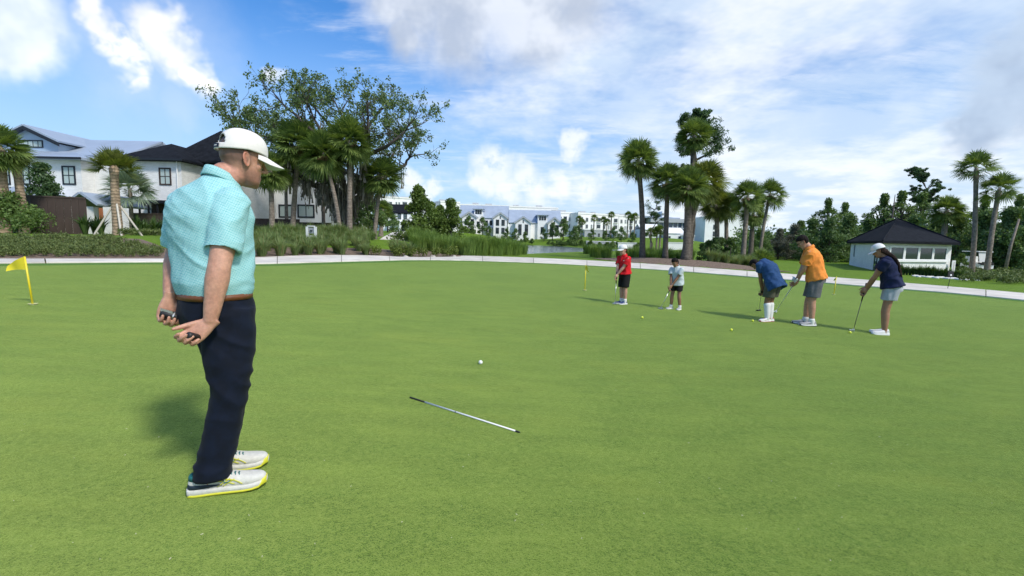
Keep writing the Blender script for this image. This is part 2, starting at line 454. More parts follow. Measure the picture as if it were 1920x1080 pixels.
bed('palm_mound', [(PALMC[0]+PA[0]*u_-PA[1]*w_, PALMC[1]+PA[1]*u_+PA[0]*w_) for u_, w_ in ((7.1*math.cos(a)*(1+.05*math.sin(3*a)), 2.45*math.sin(a)) for a in ang)], .5, .03)
# --- second path climbing to the houses
A = [gp(690, 453), gp(712, 448), gp(728, 443.5), gp(740, 440)]; B = [gp(735, 453), gp(752, 448), gp(760, 443), gp(766, 439)]
A = [Vector((-11.6, 37, 0)), Vector((-12.9, 45, 0)), Vector((-16.4, 60, 0)), Vector((-21.8, 84, 0)), Vector((-27, 108, 0))]
wds = [2.2, 2.2, 2.4, 2.6, 3.0]
AS = smooth_line(A, 6); Bs = [a + Vector((2.6, .5, 0)) for a in AS]
me = MB().add(*ribbon(AS, Bs, .06)); tag(me.build('side_path', M_conc), kind='structure')
# --- pond
def water_mat():
    m, t, b = bsdf('pond_water'); b.inputs['Base Color'].default_value = (.10, .13, .15, 1); b.inputs['Roughness'].default_value = .12
    b.inputs['IOR'].default_value = 1.33
    co = t.new('ShaderNodeNewGeometry').outputs['Position']
    n = t.noise(t.scalev(co, 1, .5, 1), 2.2, 4, .6, .3)
    bn = t.new('ShaderNodeBump'); bn.inputs['Strength'].default_value = .75; bn.inputs['Distance'].default_value = .12
    t.l.new(n, bn.inputs['Height']); t.l.new(bn.outputs[0], b.inputs['Normal']); return m
me = bpy.data.meshes.new('pond'); bm = bmesh.new()
c = Vector((sum(p[0] for p in POND)/len(POND), sum(p[1] for p in POND)/len(POND)))
fc = bm.faces.new([bm.verts.new((p[0], p[1], WZ)) for p in POND])
bmesh.ops.triangulate(bm, faces=[fc])
for fa in bm.faces:
    if fa.normal.z < 0: fa.normal_flip()
bm.to_mesh(me); bm.free()
tag(link('pond', me, water_mat()), kind='structure')
# ================================================================== buildings
def brick_mat(name, c, bw=.24, bh=.075, var=.06):
    m, t, b = bsdf(name)
    g = t.new('ShaderNodeNewGeometry'); co = t.new('ShaderNodeTexCoord').outputs['Object']
    xyz = t.new('ShaderNodeSeparateXYZ'); t.l.new(co, xyz.inputs[0])
    cb = t.new('ShaderNodeCombineXYZ'); t.put(cb.inputs[0], t.math('ADD', xyz.outputs[0], xyz.outputs[1])); t.put(cb.inputs[1], xyz.outputs[2])
    br = t.new('ShaderNodeTexBrick'); t.l.new(cb.outputs[0], br.inputs['Vector'])
    br.inputs['Scale'].default_value = 1; br.inputs['Brick Width'].default_value = bw; br.inputs['Row Height'].default_value = bh
    br.inputs['Mortar Size'].default_value = .007; br.inputs['Mortar Smooth'].default_value = .3
    br.inputs['Color1'].default_value = (*c, 1); br.inputs['Color2'].default_value = (*[k*(1-var*2) for k in c], 1); br.inputs['Mortar'].default_value = (*[k*.80 for k in c], 1)
    n = t.noise(co, 1.2, 5, .6)
    t.put(b.inputs['Base Color'], t.mix(1.0, br.outputs[0], t.mix(t.rng(n, .3, .7), (.90, .90, .90), (1, 1, 1)), 'MULTIPLY'))
    b.inputs['Roughness'].default_value = .8
    bn = t.new('ShaderNodeBump'); bn.inputs['Strength'].default_value = .5; bn.inputs['Distance'].default_value = .01; bn.invert = True
    t.l.new(br.outputs['Fac'], bn.inputs['Height']); t.l.new(bn.outputs[0], b.inputs['Normal'])
    return m
M_brick = brick_mat('white_painted_brick', (.88, .875, .86))
M_white = plain('white_stucco', (.84, .84, .835), .8, .05, .6, .2, 20)
M_grey_stucco = plain('grey_stucco', (.42, .44, .46), .8, .06, .6)
M_blue = plain('blue_siding', (.36, .46, .58), .6, .05, .8)
M_metal = plain('metal_roof', (.34, .40, .49), .5, .10, .5, 0, None, .1)
M_shingle = plain('black_shingle', (.014, .016, .021), .95, .4, 3.0, .7, 14, 0, .08)
M_trimw = plain('white_trim', (.80, .80, .79), .5, .03)
M_frame = plain('black_frame', (.010, .012, .018), .5, .1)
M_brown = plain('dark_brown_timber', (.050, .034, .028), .75, .25, 3, .4, 12)
M_door = plain('orange_door', (.38, .13, .045), .5, .15)
def glass_mat(name, c, rough=.06):
    m, t, b = bsdf(name); b.inputs['Base Color'].default_value = (*c, 1); b.inputs['Roughness'].default_value = rough
    b.inputs['Specular IOR Level'].default_value = .8; return m
M_glass = glass_mat('window_glass', (.10, .15, .15))
M_glassd = glass_mat('dark_glass', (.020, .032, .036))
M_glassb = glass_mat('blue_glass', (.05, .075, .12))
M_palepane = plain('pale_pane', (.42, .50, .48), .35, .05)  # pale greenish colour for the house window panes
Zv = Vector((0, 0, 1))
def window(par, o, u, n, w, h, nx=2, nz=2, fw=.09, fm=None, gm=None, proud=.05, sill=False):
    o = Vector(o); fm = fm or M_frame; gm = gm or M_glass
    b = MB()
    for s in (-1, 1):
        b.obox(o + u*(s*(w/2-fw/2)), u, n, fw, h, -.02, proud)
        b.obox(o + Zv*(s*(h/2-fw/2)), u, n, w-2*fw, fw, -.02, proud)
    bar = fw*.5
    for i in range(1, nx): b.obox(o + u*(-w/2+w*i/nx), u, n, bar, h-2*fw, -.02, proud*.7)
    for i in range(1, nz): b.obox(o + Zv*(-h/2+h*i/nz), u, n, w-2*fw, bar, -.02, proud*.62)
    f = b.build('window', fm, par)
    MB().obox(o, u, n, w-2*fw, h-2*fw, -.01, proud*.3).build('pane', gm, f)
    if sill: MB().obox(o - Zv*(h/2+.05), u, n, w+.14, .1, -.02, proud+.05).build('sill', M_trimw, f)
    return f
def hip(b, x0, x1, y0, y1, z, zr, over=.45, ridge=None, th=.16):
    """hip roof over a rectangle: returns nothing; ridge along the longer side"""
    x0 -= over; x1 += over; y0 -= over; y1 += over; lx, ly = x1-x0, y1-y0
    if lx >= ly: a, c = Vector((x0+ly/2, (y0+y1)/2, zr)), Vector((x1-ly/2, (y0+y1)/2, zr))
    else: a, c = Vector(((x0+x1)/2, y0+lx/2, zr)), Vector(((x0+x1)/2, y1-lx/2, zr))
    p = [Vector((x0, y0, z)), Vector((x1, y0, z)), Vector((x1, y1, z)), Vector((x0, y1, z))]
    q = [k - Zv*th for k in p]
    vs = p + q + [a, c]
    if lx >= ly: fs = [(0,1,9,8),(1,2,9),(2,3,8,9),(3,0,8)]
    else: fs = [(0,1,8),(1,2,9,8),(2,3,9),(3,0,8,9)]
    if (a-c).length < .02: vs = p+q+[a]; fs = [(0,1,8),(1,2,8),(2,3,8),(3,0,8)]
    b.add(vs, fs + [(7,6,5,4)] + [(i, i+4, (i+1) % 4+4, (i+1) % 4) for i in range(4)])
    return b
def gable_y(b, x0, x1, y0, y1, z, zr, over=.4, th=.14):
    """ridge runs in depth (along y); two sloped slabs"""
    xm = (x0+x1)/2; s = (zr-z)/(xm-x0); x0 -= over; x1 += over; ze = z - s*over; y0 -= over; y1 += over
    b.slab([(x0, y0, ze), (xm, y0, zr), (xm, y1, zr), (x0, y1, ze)][::-1], th)
    b.slab([(x1, y0, ze), (x1, y1, ze), (xm, y1, zr), (xm, y0, zr)][::-1], th); return b
def gable_x(b, x0, x1, y0, y1, z, zr, over=.4, th=.14):
    ym = (y0+y1)/2; s = (zr-z)/(ym-y0); y0 -= over; y1 += over; ze = z - s*over; x0 -= over; x1 += over
    b.slab([(x0, y0, ze), (x1, y0, ze), (x1, ym, zr), (x0, ym, zr)], th)
    b.slab([(x0, ym, zr), (x1, ym, zr), (x1, y1, ze), (x0, y1, ze)], th); return b
def seams(b, p0, p1, q0, q1, step, w=.04, h=.05):
    """standing seams between eave p0-p1 and ridge q0-q1"""
    p0, p1, q0, q1 = map(Vector, (p0, p1, q0, q1)); n = max(2, int((p1-p0).length/step))
    nrm = (p1-p0).cross(q0-p0).normalized()
    if nrm.z < 0: nrm = -nrm
    ud = (p1-p0).normalized()*w/2
    for i in range(1, n):
        t = i/n; a = p0.lerp(p1, t) + nrm*.003; c = q0.lerp(q1, t) + nrm*.003
        vs = [a-ud, a+ud, c+ud, c-ud, a-ud+nrm*h, a+ud+nrm*h, c+ud+nrm*h, c-ud+nrm*h]
        b.add(vs, [(3,2,1,0),(4,5,6,7),(0,1,5,4),(1,2,6,5),(2,3,7,6),(3,0,4,7)])
    return b
UX, NY = Vector((1, 0, 0)), Vector((0, -1, 0))
def X(px, Y): return at(px, 440, Y).x
def Zp(px, py, Y): return at(px, py, Y).z
def block(par, x0, x1, y0, y1, z0, z1, m, name='wall'): return MB().box(((x0+x1)/2, (y0+y1)/2, (z0+z1)/2), (x1-x0, y1-y0, z1-z0)).build(name, m, par)

# --- blue gabled house at far left (white brick below)
GZ = .9
def house_a():
    t = thing('gabled_house', 'white brick house with metal roof and blue gable, at the far left', 'house')
    Y = 36.5; x0, x1 = X(-150, Y), X(161, Y); ze = Zp(100, 297, Y)
    block(t, x0, x1, Y, Y+9, GZ-.6, ze, M_brick)
    r = hip(MB(), x0, x1, Y, Y+9, ze+.05, ze+1.25, .5).build('roof', M_metal, t)
    yr = Y+4.5; sm = MB()
    seams(sm, (x0+4.6, Y-.5, ze+.05), (x1-4.6, Y-.5, ze+.05), (x0+4.6, yr, ze+1.25), (x1-4.6, yr, ze+1.25), .5)
    tag(sm.build('seam', M_metal, r), kind='stuff')
    MB().box(((x0+x1)/2, Y-.52, ze-.02), (x1-x0+1.0, .10, .16)).build('gutter', M_frame, t)
    for px, py in ((17, 329), (54, 329), (138, 329)):
        if px == 54: px = 54
        window(t, (X(px, Y), Y, Zp(px, py, Y)), UX, NY, 1.02, 1.42, 2, 2, .11, M_frame, M_palepane)
    # upper gable storey set back
    Yg = 40.5; ga, gb = X(18, Yg), X(122, Yg); zb = Zp(62, 263, Yg); za = Zp(62, 238, Yg)
    block(t, ga, gb, Yg, Yg+8, ze-1, zb-.25, M_blue, 'upper_wall')
    MB().add([(ga, Yg, zb-.25), (gb, Yg, zb-.25), ((ga+gb)/2, Yg, za-.12), (ga, Yg+.2, zb-.25), (gb, Yg+.2, zb-.25), ((ga+gb)/2, Yg+.2, za-.12)], [(0,1,2),(5,4,3),(0,3,4,1),(1,4,5,2),(2,5,3,0)]).build('gable', M_blue, t)
    gable_y(MB(), ga, gb, Yg, Yg+9, zb, za, .45).build('gable_roof', M_metal, t)
    b = MB(); xm = (ga+gb)/2; s = (za-zb)/(xm-ga)
    for sg in (-1, 1):
        e = Vector((xm+sg*(xm-ga+.5), Yg-.47, zb-s*.5)); a = Vector((xm, Yg-.47, za))
        b.add([e, a, a-Zv*.3, e-Zv*.3, e+Vector((0,.06,0)), a+Vector((0,.06,0)), a-Zv*.3+Vector((0,.06,0)), e-Zv*.3+Vector((0,.06,0))], [(0,1,2,3),(7,6,5,4),(0,4,5,1),(1,5,6,2),(2,6,7,3),(3,7,4,0)])
    b.build('barge_board', M_frame, t)
    window(t, (X(72, Yg), Yg, Zp(72, 270, Yg)), UX, NY, 2.1, .62, 5, 1, .09, M_frame, M_palepane)
    # long rear wing
    Yr = 45; xa, xb = X(40, Yr), X(308, Yr); zr = Zp(200, 263, Yr)
    block(t, xa, xb, Yr-4, Yr+4, GZ, zr-2.2, M_white, 'rear_wall')
    gable_x(MB(), xa, xb, Yr-4.5, Yr+4.5, zr-2.0, zr, .3).build('rear_roof', M_metal, t)
    # porch canopy over the gate
    Yp = 31.5; pa, pb = X(140, Yp), X(204, Yp); zb2 = Zp(170, 380, Yp); za2 = Zp(165, 364, Yp)
    gable_y(MB(), pa, pb-.7, Yp, Yp+4, zb2, za2, .3).build('porch_roof', M_metal, t)
    for px in (170, 200): MB().box((X(px, Yp), Yp+.3, (zb2+GZ)/2-.2), (.42, .42, zb2-GZ-.1)).build('porch_column', M_brick, t)
    MB().box((X(185, Yp+3), Yp+3.5, GZ+1.0), (1.0, .1, 2.1)).build('porch_door', M_door, t)
    # low metal roof of the ground floor bay
    Yl = 33.5; la, lb = X(-60, Yl), X(62, Yl); zl = Zp(30, 365, Yl)
    block(t, la, lb, Yl, Y-.02, GZ-.4, zl, M_brick, 'bay_wall')
    hip(MB(), la, lb, Yl, Yl+5.6, zl+.02, zl+.9, .35).build('bay_roof', M_metal, t)
house_a()
def house_b():
    t = thing('black_roofed_house', 'white brick house with black shingle roofs, left of the man in turquoise', 'house')
    Y = 37.6; x0, x1 = X(161, Y)+.03, X(346, Y); ze = Zp(300, 300, Y)
    block(t, x0, x1, Y, Y+11, GZ-.6, ze, M_brick)
    hip(MB(), X(236, Y), x1, Y, Y+11, ze+.05, Zp(310, 276, Y+4.0), .45).build('roof', M_shingle, t)
    Y2 = 41.0; xa, xb = x1-1.5, X(455, Y2)
    block(t, x1+.03, xb, Y2, Y2+9, GZ-.6, ze-.1, M_brick, 'side_wall')
    hip(MB(), xa-1.0, xb, Y2-.8, Y2+10, ze+.35, Zp(390, 260, Y2+5.5), .5).build('rear_roof', M_shingle, t)
    MB().box(((X(236, Y)+x1)/2, Y-.50, ze-.02), (x1-X(236, Y)+.9, .1, .14)).build('gutter', M_frame, t)
    MB().tube([(x1-.25, Y-.12, ze-.1), (x1-.25, Y-.12, GZ-.4)], .05, 8).build('downpipe', M_trimw, t)
    for px, py, fm in ((242, 326, M_frame), (316, 331, M_brown)):
        window(t, (X(px, Y), Y, Zp(px, py, Y)), UX, NY, .95, 1.35, 2, 2, .11, fm, M_palepane)
    window(t, (X(383, Y2), Y2, Zp(383, 338, Y2)), UX, NY, 1.0, 1.4, 2, 2, .11, M_frame, M_palepane)
    # dark screened porch
    Ys = 35.4; xa, xb = X(246, Ys), X(330, Ys); zt = Zp(290, 376, Ys)
    MB().box(((xa+xb)/2, (Ys+Y)/2, zt-.08), (xb-xa+.4, Y-Ys+.1, .22)).build('porch_roof', M_frame, t)
    MB().box(((xa+xb)/2, Y-.15, (zt+GZ)/2), (xb-xa-.2, .1, zt-GZ-.2)).build('porch_back', M_brown, t)
    for i in range(6): MB().box((xa+(xb-xa)*i/5, Ys+.1, (zt+GZ)/2-.3), (.10, .10, zt-GZ+.1)).build('porch_post', M_frame, t)
house_b()
def house_c():
    t = thing('white_house', 'white house half hidden behind the palms and mossy oak', 'house')
    Y = 47; x0, x1 = X(462, Y), X(640, Y); zt = Zp(560, 318, Y)
    block(t, x0, x1, Y, Y+10, GZ-.5, zt, M_white)
    hip(MB(), x0, x1, Y, Y+10, zt+.05, zt+2.4, .5).build('roof', M_shingle, t)
    window(t, (X(489, Y), Y, Zp(489, 351, Y)), UX, NY, 1.5, 1.5, 2, 2, .12, M_frame, M_palepane)
    window(t, (X(540, Y), Y, Zp(540, 396, Y)), UX, NY, 1.7, 1.3, 2, 1, .14, M_frame, M_palepane)
    window(t, (X(575, Y), Y, Zp(575, 396, Y)), UX, NY, 1.7, 1.3, 2, 1, .14, M_frame, M_palepane)
    window(t, (X(613, Y), Y, Zp(613, 345, Y)), UX, NY, .9, 1.5, 2, 2, .12, M_frame, M_palepane)
    xa, xb = X(464, Y), X(510, Y); z = Zp(490, 372, Y)
    MB().slab([(xa, Y-1.4, z-.25), (xb, Y-1.4, z-.25), (xb, Y+.02, z+.35), (xa, Y+.02, z+.35)], .12).build('awning_roof', M_metal, t)
    MB().box((X(472, Y), Y-.05, Zp(472, 398, Y)), (.95, .12, 2.1)).build('door', M_frame, t)
house_c()
def fence(name, label, pts, zt_px, board=.33, post=True):
    """board fence: every board a part"""
    c = pts[0]; t = thing(name, label, 'fence', c)
    bm0 = MB().box((0, 0, 0), (board-.012, .03, 1.0)).mesh('board'); bm0.materials.append(M_brown)
    pm0 = MB().box((0, 0, 0), (.13, .13, 1.0)).mesh('post'); pm0.materials.append(M_brown)
    for a, b, z0, h in zip(pts[:-1], pts[1:], [H(p.x, p.y)-.1 for p in pts], zt_px):
        d = b-a; L = math.hypot(d.x, d.y); n = int(L/board); rz = math.atan2(d.y, d.x); nn = Vector((-d.y, d.x, 0))/L
        for i in range(n):
            p = a.lerp(b, (i+.5)/n); zz = H(p.x, p.y)-.1
            o = link('board', bm0, None, t); o.location = (p.x-c.x, p.y-c.y, zz+h/2-c.z); o.scale = (L/n/board, 1, h); o.rotation_euler = (0, 0, rz)
        for i in range(0, n+1, 6):
            p = a.lerp(b, min(1, i/n)); zz = H(p.x, p.y)-.1; q = p + nn*.09
            o = link('post', pm0, None, t); o.location = (q.x-c.x, q.y-c.y, zz+h/2+.04-c.z); o.scale = (1, 1, h+.08); o.rotation_euler = (0, 0, rz)
        mid = (a+b)/2; r = MB()
        zz0, zz1 = H(a.x, a.y)-.1+h-c.z, H(b.x, b.y)-.1+h-c.z
        ra, rb = a-c, b-c
        r.tube([(ra.x, ra.y, zz0+.03), (rb.x, rb.y, zz1+.03)], .06, 4).build('cap_rail', M_brown, t)
    return t
def P3(px, Y): p = at(px, 440, Y); return Vector((p.x, p.y, H(p.x, p.y)))
fence('board_fence', 'dark brown board fence beside the planting bed at far left', [P3(-60, 26.5), P3(64, 26.5), P3(166, 27.5)], [2.15, 2.15])
fence('board_fence', 'dark brown fence under the screened porch, behind the braced palm', [P3(246, 33.4), P3(345, 33.4)], [1.55])
fence('board_fence', 'dark stepped fence in front of the white house behind palms', [P3(470, 41.5), P3(560, 41.5), P3(622, 41.5)], [1.6, 1.35])

# --- far shore
def far_house():
    t = thing('dark_roofed_cottage', 'white cottage with steep dark roof beyond the side path', 'house')
    Y = 128; z0 = H(X(760, Y), Y)-.5; x0, x1 = X(712, Y), X(797, Y); ze = Zp(760, 398, Y); zr = Zp(750, 381, Y)
    block(t, x0, x1, Y, Y+9, z0, ze, M_white)
    gable_x(MB(), x0-.3, X(772, Y), Y, Y+9, ze, zr, .3, .3).build('roof', M_shingle, t)
    for px in (737, 749, 760, 783): window(t, (X(px, Y), Y, Zp(px, 406, Y)), UX, NY, .95, 1.5, 2, 2, .16, M_frame, M_glass, .08)
    MB().box((X(752, Y), Y-1.2, Zp(752, 417, Y)), (6.5, 2.4, .35)).build('porch_roof', M_trimw, t)
    for px in (733, 754, 770): MB().box((X(px, Y), Y-2.1, (z0+Zp(px, 418, Y))/2), (.45, .45, Zp(px, 418, Y)-z0)).build('column', M_trimw, t)
    MB().box((X(762, Y), Y-.06, Zp(762, 427, Y)), (2.4, .12, 2.6)).build('door', M_frame, t)
far_house()
def townhouse(name, label, xs, Y, pys):
    """pair-gabled house with a lantern tower. xs: pixel columns; Y depth"""
    L, g1a, g1b, ta, tb, g2a, g2b, Rr = xs; t = thing(name, label, 'townhouse')
    yb = pys['base']; z0 = Zp(g1a, yb, Y)-1.2
    ze = Zp((g1a+g1b)/2, pys['eave'], Y); zg = Zp((g1a+g1b)/2, pys['gable'], Y); zr = Zp((L+Rr)/2, pys['ridge'], Y+4)
    block(t, X(L, Y), X(Rr, Y), Y+2, Y+10, z0, ze, M_white)
    gable_x(MB(), X(L, Y), X(Rr, Y), Y+2, Y+12, ze, zr, .3, .25).build('roof', M_metal, t)
    MB().add([(X(L, Y)+.01, Y+2, ze), (X(L, Y)+.01, Y+12, ze), (X(L, Y)+.01, Y+7, zr-.3)], [(0,2,1)]).build('end_gable', M_grey_stucco, t)
    for a, b in ((g1a, g1b), (g2a, g2b)):
        xa, xb = X(a, Y), X(b, Y); dz = (b-a)*0
        block(t, xa, xb, Y, Y+2.02, z0, ze, M_white, 'bay_wall')
        MB().add([(xa, Y+.01, ze), (xb, Y+.01, ze), ((xa+xb)/2, Y+.01, zg-.15), (xa, Y+2.5, ze), (xb, Y+2.5, ze), ((xa+xb)/2, Y+2.5, zg-.15)], [(0,1,2),(5,4,3),(1,4,5,2),(2,5,3,0)]).build('gable', M_white, t)
        gable_y(MB(), xa, xb, Y, Y+5, ze, zg, .35, .22).build('gable_roof', M_metal, t)
        bb = MB(); xm = (xa+xb)/2; s = (zg-ze)/(xm-xa)
        for sg in (-1, 1):
            e = Vector((xm+sg*(xm-xa+.4), Y-.38, ze-s*.4)); k = Vector((xm, Y-.38, zg)); dv = Vector((0, .05, 0))
            bb.add([e, k, k-Zv*.34, e-Zv*.34, e+dv, k+dv, k-Zv*.34+dv, e-Zv*.34+dv], [(0,1,2,3),(7,6,5,4),(0,4,5,1),(1,5,6,2),(2,6,7,3),(3,7,4,0)])
        bb.build('barge_board', M_grey_stucco, t)
        MB().obox(((xa+xb)/2, Y+.01, zg-1.5), UX, NY, .3, .8, -.02, .05).build('vent', M_frame, t)
        for k in (.3, .72):
            for zz in (ze-1.6, z0+2.6): window(t, (xa+(xb-xa)*k, Y, zz), UX, NY, .95, 1.75, 1, 2, .14, M_frame, M_glassd, .08)
    xa, xb = X(ta, Y), X(tb, Y); zt = Zp((ta+tb)/2, pys['tower'], Y)
    block(t, xa, xb, Y+1.2, Y+4, z0, zt, M_white, 'tower_wall')
    hip(MB(), xa, xb, Y+1.2, Y+4, zt+.02, zt+.75, .55, None, .15).build('tower_roof', M_metal, t)
    for k in (.24, .5, .76): window(t, (xa+(xb-xa)*k, Y+1.2, zt-.95), UX, NY, .55, 1.2, 1, 1, .1, M_frame, M_glassd, .08)
    window(t, (xa+(xb-xa)*.5, Y+1.2, ze-2.2), UX, NY, .9, 1.7, 1, 2, .14, M_frame, M_glassd, .08)
    xa, xb = X(tb, Y)+.3, X(g2a, Y)-.1
    for k in (.3, .75): window(t, (xa+(xb-xa)*k, Y+2, ze-1.7), UX, NY, .8, 1.5, 1, 2, .12, M_frame, M_glassd, .08)
    MB().slab([(xa-.2, Y+.4, ze-3.2), (xb, Y+.4, ze-3.2), (xb, Y+2.02, ze-2.8), (xa-.2, Y+2.02, ze-2.8)], .15).build('porch_roof', M_metal, t)
    MB().box(((xa+xb)/2, Y+.6, (z0+ze-3.2)/2), (.25, .25, ze-3.2-z0)).build('porch_post', M_trimw, t)
    MB().box(((xa+xb)/2, Y+1.95, z0+2.2), (1.1, .12, 2.3)).build('door', M_frame, t)
    return t
townhouse('townhouse', 'left of the two white townhouses across the pond', (860, 866, 893, 888, 904, 925, 950, 951), 140, dict(base=440, eave=406, gable=397, ridge=384, tower=391))
townhouse('townhouse', 'right of the two white townhouses across the pond', (955, 966, 995, 1008, 1026, 1027, 1051, 1052), 138, dict(base=444, eave=416, gable=406, ridge=393, tower=402.5))
def apartments(name, label, px0, px1, Y0, Y1, ztop_py, floors, bays, base_py=445, wallm=M_white, pattern=0):
    """flat-roofed apartment block between two pixel columns; facade from depth Y0 to Y1"""
    a = at(px0, ztop_py[0], Y0); b = at(px1, ztop_py[1], Y1); zt = (a.z+b.z)/2
    u = Vector((b.x-a.x, b.y-a.y, 0)); L = u.length; u /= L; n = Vector((u.y, -u.x, 0))
    t = thing(name, label, 'apartments', (a.x, a.y, 0)); z0 = 1.0; hh = zt-z0
    D = 14; q = [Vector((0, 0, 0)), u*L, u*L - n*D, -n*D]
    MB().prism([(p.x, p.y) for p in q], z0, zt).build('wall', wallm, t)
    MB().prism([(p.x, p.y) for p in (q[0]+n*.15-u*.15, q[1]+n*.15+u*.15, q[2], q[3])], zt+.002, zt+.55).build('parapet', M_trimw, t)
    fh = min(3.3, hh/floors)
    for f in range(floors):
        zc = zt - .7 - fh*(f+.5)
        for i in range(bays):
            c = u*(L*(i+.5)/bays) + Zv*zc; w = L/bays
            kind = (i+pattern) % 3
            if kind == 0:      # recessed loggia with railing
                o = MB().obox(c, u, n, w*.72, fh*.78, -.02, .06).build('balcony', M_grey_stucco, t)
                MB().obox(c, u, n, w*.60, fh*.62, .05, .09).build('pane', M_glassd, o)
                MB().obox(c - Zv*(fh*.30), u, n, w*.72, fh*.10, .05, .5).build('railing', M_trimw, o)
            elif kind == 1:
                window(t, c, u, n, min(1.6, w*.42), fh*.62, 2, 1, .13, M_grey_stucco, M_glassd, .1)
            else:
                window(t, c - u*w*.2, u, n, min(1.0, w*.25), fh*.62, 1, 2, .13, M_grey_stucco, M_glass, .1)
                window(t, c + u*w*.2, u, n, min(1.0, w*.25), fh*.62, 1, 2, .13, M_grey_stucco, M_glass, .1)
    rp = MB()
    for k in range(max(2, int(L/9))):
        p = u*(L*(.15+.7*rng.random())) - n*(3+4*rng.random()); rp.box((p.x, p.y, zt+.75), (1.5+2*rng.random(), 1.4, .9+.6*rng.random()))
    tag(rp.build('roof_plant', M_grey_stucco, t), kind='stuff')
    return t
apartments('apartment_block', 'white apartment block behind the dark roofed cottage', 712, 804, 172, 180, (369, 376), 4, 7, pattern=0)
apartments('apartment_block', 'narrow white apartment block left of the townhouses', 826, 862, 182, 186, (379, 381), 4, 4, pattern=1)
apartments('apartment_block', 'long white apartment row behind the townhouses', 862, 1046, 186, 196, (380, 396), 4, 14, pattern=2)
apartments('apartment_block', 'white apartment block with balconies right of the townhouses', 1046, 1083, 170, 174, (399, 402), 4, 4, pattern=2)
apartments('apartment_block', 'grey and white apartment block with loggias behind street palms', 1084, 1160, 168, 176, (401, 405), 4, 7, pattern=0)
apartments('apartment_block', 'white apartment block partly behind the leftmost tall palm', 1161, 1206, 178, 182, (404, 409), 4, 5, pattern=1)
def club():
    t = thing('flat_roofed_hall', 'hall with broad overhanging flat roof above the apartments', 'hall')
    Y = 210; x0, x1 = X(1150, Y), X(1262, Y); zt = Zp(1150, 402, Y); zl = zt-5
    block(t, x0+5, x1, Y, Y+20, 1, zl-.02, M_white); block(t, x0+7, x1-2, Y+1.5, Y+18, zl, zt-.4, M_glassd, 'clerestory')
    MB().slab([(x0-4, Y-5, zt+.2), (x1+1, Y-5, zt-1.2), (x1+1, Y+22, zt-1.2), (x0-4, Y+22, zt+.2)], .8).build('roof', M_metal, t)
    for k in range(6): MB().box((x0+8+k*(x1-x0-14)/5, Y+.8, (zl+zt)/2-.5), (.6, .6, zt-zl-1.0)).build('column', M_trimw, t)
club()
def office():
    t = thing('glass_office', 'dark blue glass office building behind the tall palms', 'office building')
    Y = 205; x0, x1 = X(1226, Y), X(1321, Y); zt = Zp(1280, 418, Y)
    block(t, x0, x1, Y, Y+20, 1, zt, M_glassb, 'facade')
    block(t, x0-2, x1+.5, Y-1.2, Y+22, zt+.01, zt+1.6, M_grey_stucco, 'cornice')
    block(t, x0+4, x1-8, Y+3, Y+18, zt+1.62, zt+5, M_white, 'roof_storey')
    fr = MB(); nb = 11
    for f in range(6):
        zc = zt - (f+1)*2.45
        if zc > 2: MB().box(((x0+x1)/2, Y-.1, zc), (x1-x0, .3, .55)).build('floor_band', M_grey_stucco, t)
    for i in range(nb+1): MB().box((x0+(x1-x0)*i/nb, Y-.12, zt/2), (.5, .32, zt-.1)).build('mullion', M_grey_stucco, t)
office()
def tower():
    t = thing('white_tower_block', 'tall blank white block with one column of small windows', 'building')
    Y = 190; x0, x1 = X(1321, Y), X(1392, Y); zt = Zp(1350, 409, Y)
    block(t, x0, x1, Y, Y+16, 1, zt, M_white); block(t, x0-.2, x1+.2, Y-.2, Y+16.2, zt+.01, zt+.6, M_trimw, 'parapet')
    for k in range(5): window(t, (X(1340, Y), Y, zt-3.6-k*2.7), UX, NY, 1.5, 1.9, 1, 1, .2, M_frame, M_glassd, .12)
tower()
def low_row():
    for i, (a, b, top, Y, lab) in enumerate([(1096, 1150, 432, 150, 'low grey walled unit in front of the loggia apartments'), (1152, 1200, 433, 146, 'low white unit beside the leftmost tall palm'),
                                  (1203, 1238, 430, 140, 'low white gabled unit between the two slim palms'), (1246, 1284, 437, 138, 'low white gabled unit left of the thick palm trunk'), (1286, 1302, 443, 134, 'small white unit just left of the thick trunk')]):
        t = thing('white_unit', lab, 'building'); x0, x1 = X(a, Y), X(b, Y); zt = Zp((a+b)/2, top, Y)
        block(t, x0, x1, Y, Y+9, .8, zt, M_white if i else M_grey_stucco)
        if i in (2, 3): gable_x(MB(), x0, x1, Y, Y+9, zt+.02, zt+1.7, .25).build('roof', M_trimw, t)
        else: MB().box(((x0+x1)/2, Y+4.5, zt+.16), (x1-x0+.3, 9.3, .3)).build('roof', M_trimw, t)
        nw = max(2, int((x1-x0)/2.6))
        for k in range(nw): window(t, (x0+(x1-x0)*(k+.5)/nw, Y, zt-1.5), UX, NY, .8, 1.3, 1, 2, .12, M_grey_stucco, M_glassd, .08)
low_row()
def wallrow():
    for a, b, Y, lab, m in [(1100, 1155, 100, 'long low grey wall on the far pond bank', M_grey_stucco), (1160, 1205, 92, 'white garden wall behind the boy in red', M_white), (1252, 1300, 90, 'white garden wall left of the thick palm trunk', M_white)]:
        x0, x1 = X(a, Y), X(b, Y); z = H((x0+x1)/2, Y)
        t = thing('garden_wall', lab, 'wall'); block(t, x0, x1, Y, Y+.4, z-.5, z+1.3, m); block(t, x0-.1, x1+.1, Y-.08, Y+.48, z+1.302, z+1.42, M_trimw, 'coping')
wallrow()

